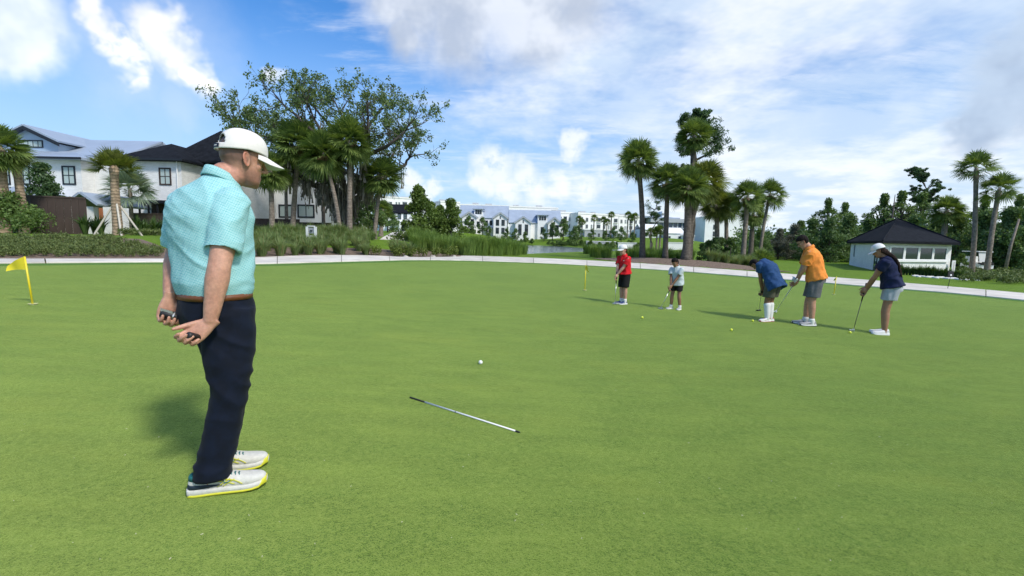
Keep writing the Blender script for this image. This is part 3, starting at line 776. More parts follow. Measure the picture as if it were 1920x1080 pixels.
# --- hut on the right
def hut():
    # two visible fronts: a-b (left, with door) and b-c (right, with the window band)
    zg = -.83
    pz = lambda px, py: gp(px, py, lambda x, y: np.full(np.broadcast(x, y).shape, zg))
    A, B, C = pz(1592, 497), pz(1651, 512), pz(1779, 512)
    A.z = B.z = C.z = 0
    t = thing('hut', 'white brick hut with black pyramid roof and a band of windows', 'hut', (B.x, B.y, zg))
    a, b, c = A-B, Vector((0, 0, 0)), C-B
    u1 = (b-a).normalized(); u2 = (c-b); L2 = u2.length; u2 = u2/L2; L1 = (b-a).length
    n1 = Vector((u1.y, -u1.x, 0)); n2 = Vector((u2.y, -u2.x, 0))
    d = a + c - b
    hgt_ = 2.62
    MB().prism([(p.x, p.y) for p in (a, b, c, d)], -.4, hgt_).build('wall', M_brick, t)
    cen = (a+c)/2; ov = [p + (p-cen).normalized()*.75 for p in (a, b, c, d)]
    apex = Vector((cen.x, cen.y, hgt_+2.25))
    r = MB(); e = [Vector((p.x, p.y, hgt_-.02)) for p in ov]; lo = [p-Zv*.2 for p in e]
    r.add(e+lo+[apex], [(0,1,8),(1,2,8),(2,3,8),(3,0,8),(7,6,5,4)] + [(i, i+4, (i+1) % 4+4, (i+1) % 4) for i in range(4)])
    rf = r.build('roof', M_shingle, t)
    for i in range(4):
        p = e[i]; MB().tube([p+Zv*.03, apex+Zv*.04], .055, 6).build('hip_cap', M_shingle, rf)
    # window band on the right front
    bw0, bw1 = .09*L2, .93*L2; n = 4; w = (bw1-bw0)/n
    for i in range(n):
        window(t, u2*(bw0+w*(i+.5))+Zv*1.62, u2, n2, w-.02, 1.15, 1, 1, .11, M_trimw, M_glassd, .06)
    MB().obox(u2*((bw0+bw1)/2)+Zv*.98, u2, n2, bw1-bw0+.2, .1, -.02, .14).build('window_sill', M_trimw, t)
    # left front: small window and door
    window(t, a + u1*(L1*.17)+Zv*1.62, u1, n1, .62, 1.25, 1, 2, .07, M_grey_stucco, M_glass, .05)
    dr = MB().obox(a + u1*(L1*.86)+Zv*1.08, u1, n1, 1.15, 2.16, -.02, .06).build('door', M_frame, t)
    MB().obox(a + u1*(L1*.86)+Zv*1.1, u1, n1, .78, 1.8, .05, .075).build('pane', M_glass, dr)
    MB().obox(a + u1*(L1*.86+.45)+Zv*1.05, u1, n1, .04, .3, .06, .12).build('handle', M_trimw, dr)
    MB().prism([(p.x, p.y) for p in (a+u1*(L1*.62)+n1*.02, a+u1*L1*1.0+n1*.02, a+u1*L1*1.0+n1*1.1, a+u1*(L1*.62)+n1*1.1)], -.3, .02).build('doorstep', M_conc, t)
hut()
# ================================================================== trees
M_sabal = leafy('palm_leaf', (0.074, 0.130, 0.032), (0.224, 0.303, 0.077), 0.33, .8)
M_sabal_y = leafy('palm_leaf_yellow', (0.084, 0.120, 0.023), (0.224, 0.253, 0.059), 0.36, .8)  # yellower leaf colour for the yellowish and olive crowns
M_sabal_g = leafy('palm_leaf_grey', (0.140, 0.197, 0.140), (0.281, 0.351, 0.238), 0.28, .8)
M_dead = leafy('dead_frond', (0.197, 0.140, 0.077), (0.337, 0.238, 0.127), 0.18, 2)
M_oakleaf = leafy('oak_leaf', (0.067, 0.120, 0.044), (0.180, 0.252, 0.087), 0.33, .5)
M_pineleaf = leafy('pine_needle', (0.039, 0.087, 0.036), (0.109, 0.186, 0.067), 0.28, .6)
M_dark = leafy('wood_leaf_dark', (0.056, 0.112, 0.040), (0.175, 0.268, 0.086), 0.33, .35)
M_mid = leafy('wood_leaf_mid', (0.073, 0.133, 0.036), (0.181, 0.273, 0.073), 0.33, .35)
M_greyleaf = leafy('grey_scrub', (0.084, 0.095, 0.068), (0.183, 0.190, 0.140), 0.23, .5)
M_conif = leafy('conifer_leaf', (0.070, 0.125, 0.028), (0.172, 0.252, 0.051), 0.28, .9)
M_moss = leafy('hanging_moss', (0.100, 0.094, 0.082), (0.238, 0.218, 0.182), 0.18, 3)
M_bark = plain('bark', (.16, .135, .11), .95, .35, 4, 1.0, 14)
M_barkd = plain('dark_bark', (.070, .060, .052), .95, .35, 4, 1.0, 12)
def palm_bark(name, c, ring=9.0):
    m, t, b = bsdf(name); co = t.new('ShaderNodeTexCoord').outputs['Object']
    n = t.noise(co, 5, 5, .6); xyz = t.new('ShaderNodeSeparateXYZ'); t.l.new(co, xyz.inputs[0])
    w = t.math('SINE', t.math('ADD', t.math('MULTIPLY', xyz.outputs[2], ring*6.28), t.math('MULTIPLY', n, 7)))
    c1 = t.mix(t.rng(n, .3, .7), tuple(k*.62 for k in c), tuple(k*1.25 for k in c))
    t.put(b.inputs['Base Color'], t.mix(t.rng(w, .3, 1, 0, .45), c1, tuple(k*.45 for k in c))); b.inputs['Roughness'].default_value = .95
    bn = t.new('ShaderNodeBump'); bn.inputs['Strength'].default_value = .8; bn.inputs['Distance'].default_value = .03
    t.put(bn.inputs['Height'], t.math('ADD', t.math('MULTIPLY', w, .4), n)); t.l.new(bn.outputs[0], b.inputs['Normal']); return m
M_trunk = palm_bark('palm_trunk', (.24, .20, .165))
M_trunkd = palm_bark('palm_trunk_dark', (.13, .11, .09))
M_trunkb = palm_bark('palm_trunk_brown', (.34, .25, .17), 6)
def rodr(v, k, a):
    c, s = np.cos(a), np.sin(a); return v*c + np.cross(k, v)*s + k*(np.dot(k, v))*(1-c)
def palm_crown(n=46, R_=1.5, lo=-55, hi=85, nl=22, droop=.45, seed=0, upright=1.0, wide=.055):
    """fan-palm crown: every frond a stalk and a fan of leaflets; unit origin at crown base"""
    g = np.random.default_rng(seed); V = []; Q = []; T = []
    for i in range(n):
        el = math.radians(lo + (hi-lo)*((i+.5)/n)**(.85/upright)); az = i*2.39996 + g.normal()*.25
        d = np.array([math.cos(el)*math.cos(az), math.cos(el)*math.sin(az), math.sin(el)])
        side = np.array([-math.sin(az), math.cos(az), 0.0]); side = rodr(side, d, g.normal()*.45)
        nrm = np.cross(side, d); nrm = nrm if nrm[2] > 0 else -nrm
        pl = R_*(.42+.18*g.random()); end = d*pl - np.array([0, 0, .04*pl*math.cos(el)])
        b = len(V); w = side*.012*R_
        V += [-w, w, end+w*.7, end-w*.7]; Q.append([b, b+1, b+2, b+3])
        L0 = R_*(.62+.16*g.random()); d2 = d + np.array([0, 0, -.12*math.cos(el)]); d2 /= np.linalg.norm(d2)
        for k in range(nl):
            a = math.radians(-108 + 216*(k+.5)/nl + g.normal()*2.0)
            dirn = d2*math.cos(a) + side*math.sin(a); L = L0*(1-.30*(abs(a)/1.9)**2)*(.9+.2*g.random())
            dirn = dirn + nrm*(.22-.30*math.cos(a)*0) * (abs(math.sin(a))*.5)
            m1 = end + dirn*L*.55 - np.array([0, 0, 1])*droop*L*.10
            m2 = end + dirn*L*.92 - np.array([0, 0, 1])*droop*L*(.55+.35*g.random())
            lat = np.cross(dirn, nrm); lat /= (np.linalg.norm(lat)+1e-9); ww = lat*wide*R_*.42
            b = len(V); V += [end-ww*.3, end+ww*.3, m1+ww, m1-ww, m2]; Q.append([b, b+1, b+2, b+3]); T.append([b+3, b+2, b+4])
    return mesh_np('crown', np.array(V), [np.array(Q), np.array(T)])
def dead_skirt(n=16, R_=1.2, seed=1):
    g = np.random.default_rng(seed); V = []; Q = []; T = []
    for i in range(n):
        az = g.random()*6.28; el = math.radians(-70+g.random()*35)
        d = np.array([math.cos(el)*math.cos(az), math.cos(el)*math.sin(az), math.sin(el)]); side = np.array([-math.sin(az), math.cos(az), 0.0])
        end = d*R_*.35
        for k in range(9):
            a = math.radians(-50+100*k/8+g.normal()*4); dr = d*math.cos(a)+side*math.sin(a)*.6; L = R_*(.5+.25*g.random()); m2 = end+dr*L-np.array([0, 0, .25*L]); w = side*.03*R_
            b = len(V); V += [end-w*.3, end+w*.3, end+dr*L*.5+w, end+dr*L*.5-w, m2]; Q.append([b, b+1, b+2, b+3]); T.append([b+3, b+2, b+4])
    return mesh_np('dead_fronds', np.array(V), [np.array(Q), np.array(T)])
CROWNS = [palm_crown(54, 1.5, -58, 88, 22, .18, s) for s in (1, 2, 3)]
CROWN_FULL = [palm_crown(78, 1.5, -62, 90, 24, .20, s) for s in (11, 12, 13)]
CROWN_UP = [palm_crown(30, 1.4, 5, 88, 22, .12, s, 1.0) for s in (21, 22)]
CROWN_SPARSE = [palm_crown(34, 1.5, -42, 85, 22, .2, s) for s in (31, 32)]
SKIRT = dead_skirt()
for m_ in CROWNS + CROWN_FULL + CROWN_UP + CROWN_SPARSE + [SKIRT]: m_.materials.append(None)
def trunk_mesh(h, r0, r1, bend=(0, 0), wig=.05, seed=0, bulge=None):
    g = np.random.default_rng(seed); n = 16; pts = []; rad = []
    ph = g.random()*6
    for i in range(n+1):
        t = i/n; pts.append((bend[0]*t**1.6 + wig*math.sin(t*3+ph)*t, bend[1]*t**1.6 + wig*math.cos(t*2.6+ph)*t, h*t))
        r = r0*(1-t) + r1*t; r *= 1+.30*math.exp(-t*14)
        if bulge: r *= (1+bulge*math.exp(-((t-.93)/.05)**2))*(1 if t < .97 else .45)
        rad.append(r*(1+g.normal()*.025))
    return MB().tube(pts, rad, 12).mesh('trunk', True), Vector(pts[-1])
def palm(label, base, top, cr, crown, mat=None, tm=None, r=.17, skirt=True, name='cabbage_palm', group=None, sx=1.0, boots=True, seed=0, rt=None):
    """base and top: world points of trunk foot and crown centre"""
    base = Vector(base); top = Vector(top); t = thing(name, label, 'palm tree', base, 0, group)
    h = top.z-base.z; me, tip = trunk_mesh(h, r, rt or r*.78, (top.x-base.x, top.y-base.y), .05*h/6, seed, .28 if boots else None)
    link('trunk', me, tm or M_trunk, t)
    o = link('crown', crown.copy() if mat else crown, mat or M_sabal, t); o.location = tip - Vector((0, 0, (.24 if crown in CROWN_UP else .09)*cr)); o.scale = (cr/2.0*sx, cr/2.0*sx, cr/2.0); o.rotation_euler = (0, 0, seed*1.3)
    if skirt:
        s = link('dead_fronds', SKIRT, M_dead, t); s.location = tip - Vector((0, 0, .02)); s.scale = (cr/2.0*.8,)*3; s.rotation_euler = (0, 0, seed*.7)
    return t
def pl(px_b, py_b, px_t, py_t, Y=None):
    """foot from its ground pixel (or at depth Y on the ground), top at the same depth"""
    if Y is None: b = gp(px_b, py_b)
    else: p = at(px_b, py_b, Y); b = Vector((p.x, p.y, H(p.x, p.y)))
    b = b - Vector((0, 0, .08)); return b, at(px_t, py_t, b.y)
def cw(px, Y): return px*Y/F
# --- left palms
b, t_ = pl(222, 443, 213, 308, 25.5)
pt_ = palm('braced palm with brown trunk, its wooden props still in place', b, t_, cw(62, 25.5), CROWN_UP[0], M_sabal_y, M_trunkb, .23, False, boots=True, seed=1)
pr = thing('tree_brace', 'pale timber props leaning against the young palm trunk', 'tree prop', b)
for (dx, dy, dz) in ((-.85, -.55, 1.5), (.80, -.75, 1.6), (.95, .45, 1.5), (-.6, .7, 1.5)):
    MB().tube([(dx, dy, H(b.x+dx, b.y+dy)-b.z-.03), (dx*.16, dy*.16, dz+.15)], .05, 6).build('prop', M_trimw if False else plain('pale_timber', (.52, .48, .42), .8, .1) if 'pale_timber' not in MATS else MATS['pale_timber'], pr)
b, t_ = pl(46, 430, 32, 304, 25.0)
palm('leaning scaly palm with upright fronds, second tree from the left edge', b, t_, cw(50, 25), CROWN_UP[1], M_sabal_y, M_trunkb, .21, False, seed=2)
b, t_ = pl(6, 432, 0, 275, 24.5)
palm('thick scaly palm cut by the left edge of the photo', b, t_, cw(62, 24.5), CROWNS[0], None, M_trunkb, .30, False, seed=3)
b, t_ = pl(247, 425, 243, 352, 33)
palm('small grey green fan palm behind the braced palm', b, t_, cw(58, 33), CROWN_SPARSE[0], M_sabal_g, M_trunk, .14, False, name='fan_palm', seed=4)
# --- grove around the oak
for i, (pb, yb, ptx, pty, Y, cp, k, mt, lab, sk) in enumerate([
    (511, 450, 506, 318, 34.0, 50, 0, None, 'nearest palm right of the man, crown partly behind his cap', True),
    (549, 448, 563, 268, 35.5, 66, 1, None, 'tall palm with swaying trunk, its crown highest left of the oak', True),
    (638, 452, 607, 285, 34.5, 58, 2, None, 'palm leaning left, crown in front of the oak', True),
    (656, 452, 655, 262, 35.0, 62, 0, None, 'straight pale palm standing before the oak trunk', True),
    (703, 450, 716, 328, 37.0, 52, 1, None, 'slim palm at the right side of the oak', True),
    (607, 430, 606, 300, 41.0, 50, 2, None, 'palm behind the utility posts, rear of the grove', False),
    (538, 425, 536, 320, 42.0, 44, 1, None, 'low crowned palm against the white house wall', True)]):
    b, t_ = pl(pb, yb, ptx, pty, Y)
    palm(lab, b, t_, cw(cp, Y), CROWN_FULL[k], mt, M_trunk, .20 if i in (0, 1, 3) else .16, sk, seed=10+i)
b, t_ = pl(714, 440, 718, 392, 62); palm('small palm beside the side path', b, t_, cw(26, 62), CROWNS[1], None, M_trunk, .3, True, seed=20)
# --- palms on the mulch mound and beyond
for i, (pb, yb, ptx, pty, Y, cp, cr, mt, tm, r, lab, sk) in enumerate([
    (1204, 484, 1197, 298, 37.4, 52, CROWN_FULL[0], None, M_trunkd, .22, 'leftmost tall palm on the mulch mound, slightly curved trunk', True),
    (1247, 484, 1250, 338, 36.2, 48, CROWN_FULL[1], None, M_trunkd, .20, 'second palm on the mound, slim, left of the thick trunk', True),
    (1286, 487, 1291, 348, 34.6, 52, CROWN_FULL[2], M_sabal, M_trunkd, .29, 'thickest palm on the mound, between slim palm and yellowish crown', True),
    (1283, 480, 1322, 338, 35.8, 54, CROWN_FULL[0], M_sabal_y, M_trunkd, .24, 'leaning palm with yellowish crown crossing the thickest trunk', True),
    (1345, 470, 1342, 382, 40.0, 42, CROWN_FULL[1], M_sabal_y, M_trunk, .22, 'palm with olive crown just right of the mound', True),
    (1362, 468, 1362, 386, 43.0, 38, CROWN_FULL[2], None, M_trunk, .2, 'dark crowned palm beside the olive crowned one', True),
    (1393, 478, 1402, 366, 38.0, 42, CROWNS[1], None, M_trunk, .2, 'palm with pale trunk left of the lit slim palm', True),
    (1425, 470, 1444, 362, 42.0, 38, CROWNS[2], None, M_trunk, .15, 'rightmost slim palm of the grove, leaning right', True),
    (1408, 468, 1413, 400, 47.0, 34, CROWN_FULL[0], None, M_trunkd, .25, 'dark bushy palm behind the two slim trunks', True),
    (1822, 505, 1832, 312, 41.0, 44, CROWN_SPARSE[1], None, M_trunk, .19, 'tallest palm at the right, straight grey trunk', False),
    (1851, 503, 1874, 352, 40.0, 44, CROWN_SPARSE[0], None, M_trunk, .20, 'leaning palm second from the right edge', False),
    (1765, 480, 1775, 393, 58.0, 38, CROWN_FULL[1], None, M_trunk, .33, 'bushy palm rising behind the hut roof', True)]):
    b, t_ = pl(pb, yb, ptx, pty, Y)
    palm(lab, b, t_, cw(cp, Y), cr, mt, tm, r, sk, seed=30+i)
b, t_ = pl(1293, 476, 1301, 252, 39.5); palm('tallest palm of the mound grove, crown overlapping the pine', b, t_, cw(44, 39.5), CROWN_FULL[1], None, M_trunkd, .22, True, seed=52)
b, _ = pl(1428, 478, 1428, 460, 36.0)
palm('short trunkless palm behind the boy in blue', b, b+Vector((0, 0, .55)), cw(38, 36), CROWNS[0], None, M_trunkd, .3, False, name='palm_shrub', seed=44, boots=False)
# --- broadleaf trees
def leaves(centres, spread, per, size, seed=0, flat=.0, aspect=.55):
    """many small leaf faces round the given centres -> vertices and quads"""
    g = np.random.default_rng(seed); C = np.repeat(np.asarray(centres, float), per, 0); n = len(C)
    sp = np.repeat(np.asarray(spread, float).reshape(len(centres), -1), per, 0)
    off = g.normal(size=(n, 3)); off /= np.maximum(1e-6, np.linalg.norm(off, axis=1))[:, None]; off *= (g.random(n)**.45)[:, None]
    P = C + off*sp
    d = g.normal(size=(n, 3)); d[:, 2] *= (1-flat); d /= np.linalg.norm(d, axis=1)[:, None]
    e = g.normal(size=(n, 3)); e -= d*(d*e).sum(1)[:, None]; e /= np.linalg.norm(e, axis=1)[:, None]
    s = size*(.6+.8*g.random(n))[:, None]
    a, b = d*s*.5, e*s*.5*aspect
    V = np.stack([P-a, P-a*.1+b, P+a, P-a*.1-b], 1).reshape(-1, 3)
    return V, np.arange(4*n).reshape(-1, 4)
def skeleton(h, spread, levels, seed, split=(3, 4), gn=.35, up=.25, first=.35, ang=(25, 60), shrink=.72, r0=.3):
    """recursive limbs: returns list of (pts, radii) and twig ends"""
    g = np.random.default_rng(seed); limbs = []; ends = []
    def grow(p, d, L, r, lv):
        n = 5; pts = [p.copy()]; rad = [r]
        for i in range(n):
            d = d + g.normal(size=3)*gn*.35 + np.array([0, 0, up*.12]); d /= np.linalg.norm(d)
            p = p + d*L/n; pts.append(p.copy()); rad.append(r*(1-.45*(i+1)/n))
        limbs.append((pts, rad, lv))
        if lv == 0: ends.append((pts[-1], d)); ends.append((pts[-3], d)); return
        k = g.integers(split[0], split[1]+1)
        for j in range(k):
            a = math.radians(g.uniform(*ang)); az = 6.283*(j+g.random()*.7)/k
            o = np.cross(d, [0.3, .2, .9]); o /= np.linalg.norm(o)+1e-9; o = rodr(o, d, az)
            d2 = d*math.cos(a) + o*math.sin(a); d2[0] *= spread; d2[1] *= spread; d2 /= np.linalg.norm(d2)
            idx = -1 if j < 2 else int(g.integers(2, n+1))
            grow(pts[idx].copy(), d2, L*shrink*(.8+.4*g.random()), rad[idx]*.72, lv-1)
    grow(np.zeros(3), np.array([0, 0, 1.0]), h*first, r0, levels)
    return limbs, ends
def limb_mesh(limbs, name='trunk', nmin=4):
    b = MB()
    for pts, rad, lv in limbs: b.tube(pts, [max(.006, r) for r in rad], max(nmin, 4+lv*1), True)
    return b.mesh(name, True)
def oak():
    # the mossy oak: limbs laid out by hand from the picture, then twigs
    Y = 38.5; base = at(640, 448, Y); base = Vector((base.x, base.y, H(base.x, base.y)-.1))
    t = thing('live_oak', 'large sparse live oak with dark limbs and hanging moss', 'tree', base)
    g = np.random.default_rng(5); limbs = []; ends = []
    def P(px, py, dy=0): return np.array(at(px, py, Y+dy) - base)
    F_ = P(648, 385)
    limbs.append(([np.zeros(3), P(645, 420), F_], [.62, .50, .42], 5))
    mains = [[F_, P(625, 345, .5), P(585, 310, 1), P(540, 270, 1.5)], [F_, P(640, 330, -1), P(615, 280, -2), P(590, 225, -2.5)],
             [F_, P(660, 340, 1), P(655, 280, 2), P(640, 215, 3)], [F_, P(672, 345, -1), P(690, 290, -2), P(690, 220, -3)],
             [F_, P(672, 370, .5), P(705, 335, 1), P(750, 318, 1.2), P(768, 296, 1.5)], [F_, P(612, 362, -1), P(570, 335, -2.5), P(520, 300, -3)],
             [P(585, 310, 1), P(520, 262, 2), P(475, 248, 2.5)], [P(705, 335, 1), P(735, 290, 2.5), P(755, 255, 3)], [P(615, 280, -2), P(575, 235, -3.5), P(530, 195, -4)],
             [P(655, 280, 2), P(690, 235, 3), P(715, 205, 3.5)], [P(640, 330, -1), P(570, 290, 3), P(515, 235, 4)], [P(585, 310, 1), P(470, 275, -1), P(450, 240, -1.5)],
             [P(690, 290, -2), P(735, 270, -4), P(760, 245, -4)], [P(655, 280, 2), P(610, 225, 4), P(575, 185, 5)]]
    def twig(p, d, L, r, lv):
        n = 4; pts = [p.copy()]; rad = [r]
        for i in range(n):
            d = d + g.normal(size=3)*.20 + np.array([0, 0, .05]); d /= np.linalg.norm(d); p = p + d*L/n; pts.append(p.copy()); rad.append(r*(1-.5*(i+1)/n))
        limbs.append((pts, rad, lv))
        if lv == 0:
            ends.append(pts[-1]); ends.append(pts[-2]); return
        for j in range(3 if lv > 1 else int(g.integers(2, 5))):
            o = g.normal(size=3); o -= d*(o@d); o /= np.linalg.norm(o); a = g.uniform(.35, 1.0)
            d2 = d*math.cos(a)+o*math.sin(a); twig(pts[int(g.integers(2, n+1))].copy(), d2, L*g.uniform(.5, .8), max(.012, rad[-1]*.7), lv-1)
    for i, m in enumerate(mains):
        k = len(m); r0 = .32 if i < 6 else .17; r1 = .09 if i < 6 else .06
        pts = []; rr = []
        for a, b_ in zip(m[:-1], m[1:]):
            for q in range(4): pts.append(a+(b_-a)*q/4 + g.normal(size=3)*.05)
        pts.append(m[-1]); rr = [r0+(r1-r0)*j/(len(pts)-1) for j in range(len(pts))]
        limbs.append((pts, rr, 4))
        d = m[-1]-m[-2]; d /= np.linalg.norm(d)
        for j in range(4): twig(pts[-1].copy(), d+g.normal(size=3)*.4, g.uniform(1.2, 2.0), r1*.7, 2)
        for j in range(7):
            q = int(g.integers(len(pts)//2, len(pts))); o = g.normal(size=3); o[2] = abs(o[2])*.8+.2; o /= np.linalg.norm(o); twig(pts[q].copy(), o, g.uniform(.9, 1.8), rr[q]*.4, 2)
    link('trunk', limb_mesh(limbs), M_barkd, t)
    E = np.array(ends); keep = g.random(len(E)) < .9; E = E[keep]
    V, Q = leaves(E, np.full((len(E), 1), .30), 9, .20, 3)
    link('crown', mesh_np('crown', V, Q), M_oakleaf, t)
    # moss curtains
    V = []; Q = []
    for i in range(150):
        m = mains[int(g.integers(0, 6))]; a = g.random()*.75; j = min(len(m)-2, int(a*(len(m)-1))); p = m[j]+(m[j+1]-m[j])*g.random() + g.normal(size=3)*np.array([.5, .5, .1])
        for s in range(7):
            L = g.uniform(.5, 1.7); q = p + g.normal(size=3)*np.array([.16, .16, .05]); w = g.uniform(.015, .035); az = g.random()*3.14; wv = np.array([math.cos(az), math.sin(az), 0])*w
            b0 = len(V); V += [q-wv, q+wv, q+wv*.8+np.array([g.normal()*.05, 0, -L*.6]), q-wv*.8+np.array([g.normal()*.05, 0, -L*.6]), q+np.array([g.normal()*.08, 0, -L]), q+wv*.2+np.array([g.normal()*.08, 0, -L])]
            Q += [[b0, b0+1, b0+2, b0+3], [b0+3, b0+2, b0+5, b0+4]]
    tag(link('hanging_moss', mesh_np('hanging_moss', np.array(V), np.array(Q)), M_moss, t), kind='stuff')
oak()
def bushy(h, w, seed, nc=26, per=120, size=.22, trunk=True, low=.25, tier=False, lean=0.0, cs=1.0):
    """dense tree or shrub of unit-free size: clump centres through an uneven crown"""
    g = np.random.default_rng(seed); C = []; S = []
    for i in range(nc):
        z = low + (1-low)*g.random()**.8
        prof = math.sin(min(1, (z-low)/(1-low)*1.15+.12)*math.pi)**.6 if not tier else (1.02-(z-low)/(1-low))**.8
        a = g.random()*6.283; r = w*.5*prof*g.random()**.5*.9; C.append((r*math.cos(a)+lean*z*h, r*math.sin(a), z*h))
        s = cs*w*.5*(.24+.22*g.random())*(1 if not tier else .55+.45*prof); S.append((s, s, s*.75))
    V, Q = leaves(C, S, per, size, seed)
    cr = mesh_np('crown', V, Q); tr = None
    if trunk:
        b = MB(); b.tube([(0, 0, -.1), (lean*h*.3, 0, h*.35), (lean*h*.8, 0, h*.85)], [h*.028, h*.02, h*.006], 7)
        for c in C[::2]: b.tube([(lean*h*.3, 0, h*max(.2, c[2]/h-.25)), c], [h*.009, h*.003], 4)
        tr = b.mesh('trunk', True)
    return cr, tr
def tree(name, label, base, meshes, mat, sc=1.0, rz=0.0, cat='tree', group=None, bark=None, szz=None):
    t = thing(name, label, cat, base, rz, group); t.scale = (sc, sc, szz or sc)
    c = link('crown', meshes[0], None, t)
    if not c.data.materials: c.data.materials.append(mat)
    if meshes[1] is not None:
        k = link('trunk', meshes[1], None, t)
        if not k.data.materials: k.data.materials.append(bark or M_barkd)
    return t
def gpt(px, Y, py=440): p = at(px, py, Y); return Vector((p.x, p.y, H(p.x, p.y)))
# evergreen by the left house, shrubs
tree('evergreen_tree', 'dark conical evergreen in front of the white brick house', gpt(88, 31), bushy(4.4, 3.4, 71, 60, 150, .16, True, .08, True), M_pineleaf)
HED = bushy(2.1, 3.6, 72, 40, 190, .13, False, .1)
tree('hedge_shrub', 'large leafy hedge before the board fence at the left edge', gpt(20, 24.6)+Vector((0, 0, -.2)), HED, M_mid, 1.0, 0, 'shrub')
# trees behind grove
tree('dense_tree', 'dark rounded tree right behind the oak, by the side path', gpt(690, 50), bushy(4.6, 3.6, 73, 40, 150, .22, True, .15), M_dark)
tree('dense_tree', 'dark low tree at the foot of the oak', gpt(672, 46), bushy(3.3, 2.6, 74, 26, 140, .2, True, .1), M_dark)
tree('dense_tree', 'narrow dark tree beside the white cottage', gpt(727, 90), bushy(5.2, 4.4, 75, 26, 120, .35, True, .1), M_dark)
CON = [bushy(4.2, 3.8, s, 46, 130, .19, True, .04, True) for s in (81, 82)]
for px, Y, sc, lab, k in ((784, 40, 1.22, 'tallest olive green conifer, left of the conifer cluster', 0), (808, 42, 1.0, 'middle conifer of the cluster near the pond', 1), (826, 44, 1.02, 'third conifer of the cluster, partly hidden', 0), (846, 41, 1.05, 'rightmost rounded conifer of the cluster', 1)):
    tree('conifer', lab, gpt(px, Y)+Vector((0, 0, -.1)), CON[k], M_conif, sc, px, 'tree', None)
# pine behind the mound palms
def pine(label, base, h, seed, top_w, mat=M_pineleaf, hands=None, levels=2, dens=1.0, name='pine_tree', r=.2, cl=1.0):
    g = np.random.default_rng(seed); t = thing(name, label, 'tree', base); limbs = []; C = []; S = []
    tr = [np.array([g.normal()*.06*i, g.normal()*.06*i, h*i/8]) for i in range(9)]; limbs.append((tr, [r*(1-.75*i/8) for i in range(9)], 4))
    spec = hands or [(g.uniform(.62, 1.0), g.random()*6.28, g.uniform(.3, .6)*top_w) for _ in range(int(15*dens))]
    for z, az, L in spec:
        k = min(7, int(z*8)); p = tr[k]+(tr[k+1]-tr[k])*(z*8-k) if k < 8 else tr[8]
        d = np.array([math.cos(az), math.sin(az), .25+.3*g.random()]); pts = [p+d*L*q/4+np.array([0, 0, .10*L*(q/4)**2])+g.normal(size=3)*.03 for q in range(5)]
        limbs.append((pts, [.07*(1-q*.2)*h/9+.01 for q in range(5)], 1))
        for q in range(int(6*dens)+2):
            f = g.uniform(.45, 1.05); C.append(p+d*L*f+g.normal(size=3)*L*.15+np.array([0, 0, .12*L])); s = cl*g.uniform(.34, .62)*min(1.5, L*.5); S.append((s, s, s*.7))
    link('trunk', limb_mesh(limbs), M_barkd, t)
    V, Q = leaves(C, S, 80, .17*h/9, seed+1, 0, .30); link('crown', mesh_np('crown', V, Q), mat, t); return t
b = gpt(1297, 43); hp = (455-222)*43/F + 1.3 - b.z
g0 = np.random.default_rng(3)
pine('tall pine with clumped crown standing behind the mound palms', b, hp, 91, 3.6, M_pineleaf,
     [(.93, 3.3, 1.3), (.97, .5, 1.1), (.90, 1.2, 1.2), (.86, 4.2, 1.5), (.80, 2.9, 1.4), (.99, 2.0, .8), (.88, 5.6, 1.2), (.76, 6.2, 2.4), (.70, 6.1, 2.2), (.72, 3.2, 1.3), (.95, 5.0, 1.0), (.83, .2, 2.3), (.62, 3.0, 1.2), (.985, 4.2, .8), (.92, 2.6, 1.3)], dens=1.5, r=.27)
pine('thin leaning pine sapling between the two slim palms', gpt(1222, 52), 6.2, 93, 2.2, M_pineleaf, None, 2, .7, r=.1)
# --- right woods: single trees in front, a mass behind
WOODS = [bushy(8.5, 7.8, s, 110, 85, .31, True, .04, False, 0, .66) for s in (101, 102, 103)]
WOODT = [bushy(10.5, 6.8, s, 130, 40, .27, True, .34, False, 0, .46) for s in (111, 112, 113)]
front = [(1425, 64, .50, 0, M_mid), (1462, 66, .52, 1, M_greyleaf), (1490, 68, .60, 2, M_greyleaf), (1522, 62, .66, 0, M_dark), (1556, 60, .66, 1, M_dark), (1590, 62, .74, 2, M_dark), (1628, 64, .70, 0, M_dark), (1500, 78, .72, 1, M_mid),
         (1668, 66, .72, 1, M_dark), (1712, 64, .76, 2, M_dark), (1755, 62, .74, 0, M_dark), (1800, 58, .74, 1, M_dark), (1846, 54, .76, 2, M_dark), (1890, 52, .80, 0, M_dark), (1935, 50, .84, 1, M_dark)]
names_ = ['scrubby tree at the left end of the woods behind the blue shirted boy', 'grey twiggy tree left of the orange shirted boy', 'second grey twiggy tree left of the orange shirted boy', 'dark tree directly behind the orange shirted boy', 'dark tree just right of the orange shirted boy', 'dark tree at the left corner of the hut', 'dark tree behind the left slope of the hut roof', 'mid green tree showing above the dark ones left of the hut',
          'dark tree behind the hut, left of the roof peak', 'dark tree behind the hut roof peak', 'dark tree behind the hut, right of the roof peak', 'dark tree between hut and tallest right palm', 'dark tree behind the tallest right palm', 'dark tree behind the leaning right palm', 'dark tree at the right edge of the photo']
def remat(mset, mat):
    me = mset[0].copy(); me.materials.clear(); me.materials.append(mat); return (me, mset[1])
RM = {}
for (px, Y, sc, k, mt), lab in zip(front, names_):
    key = (k, mt.name)
    if key not in RM: RM[key] = remat(WOODS[k], mt)
    tree('woodland_tree', lab, gpt(px, Y)+Vector((0, 0, -.3)), RM[key], mt, sc, px*.7)
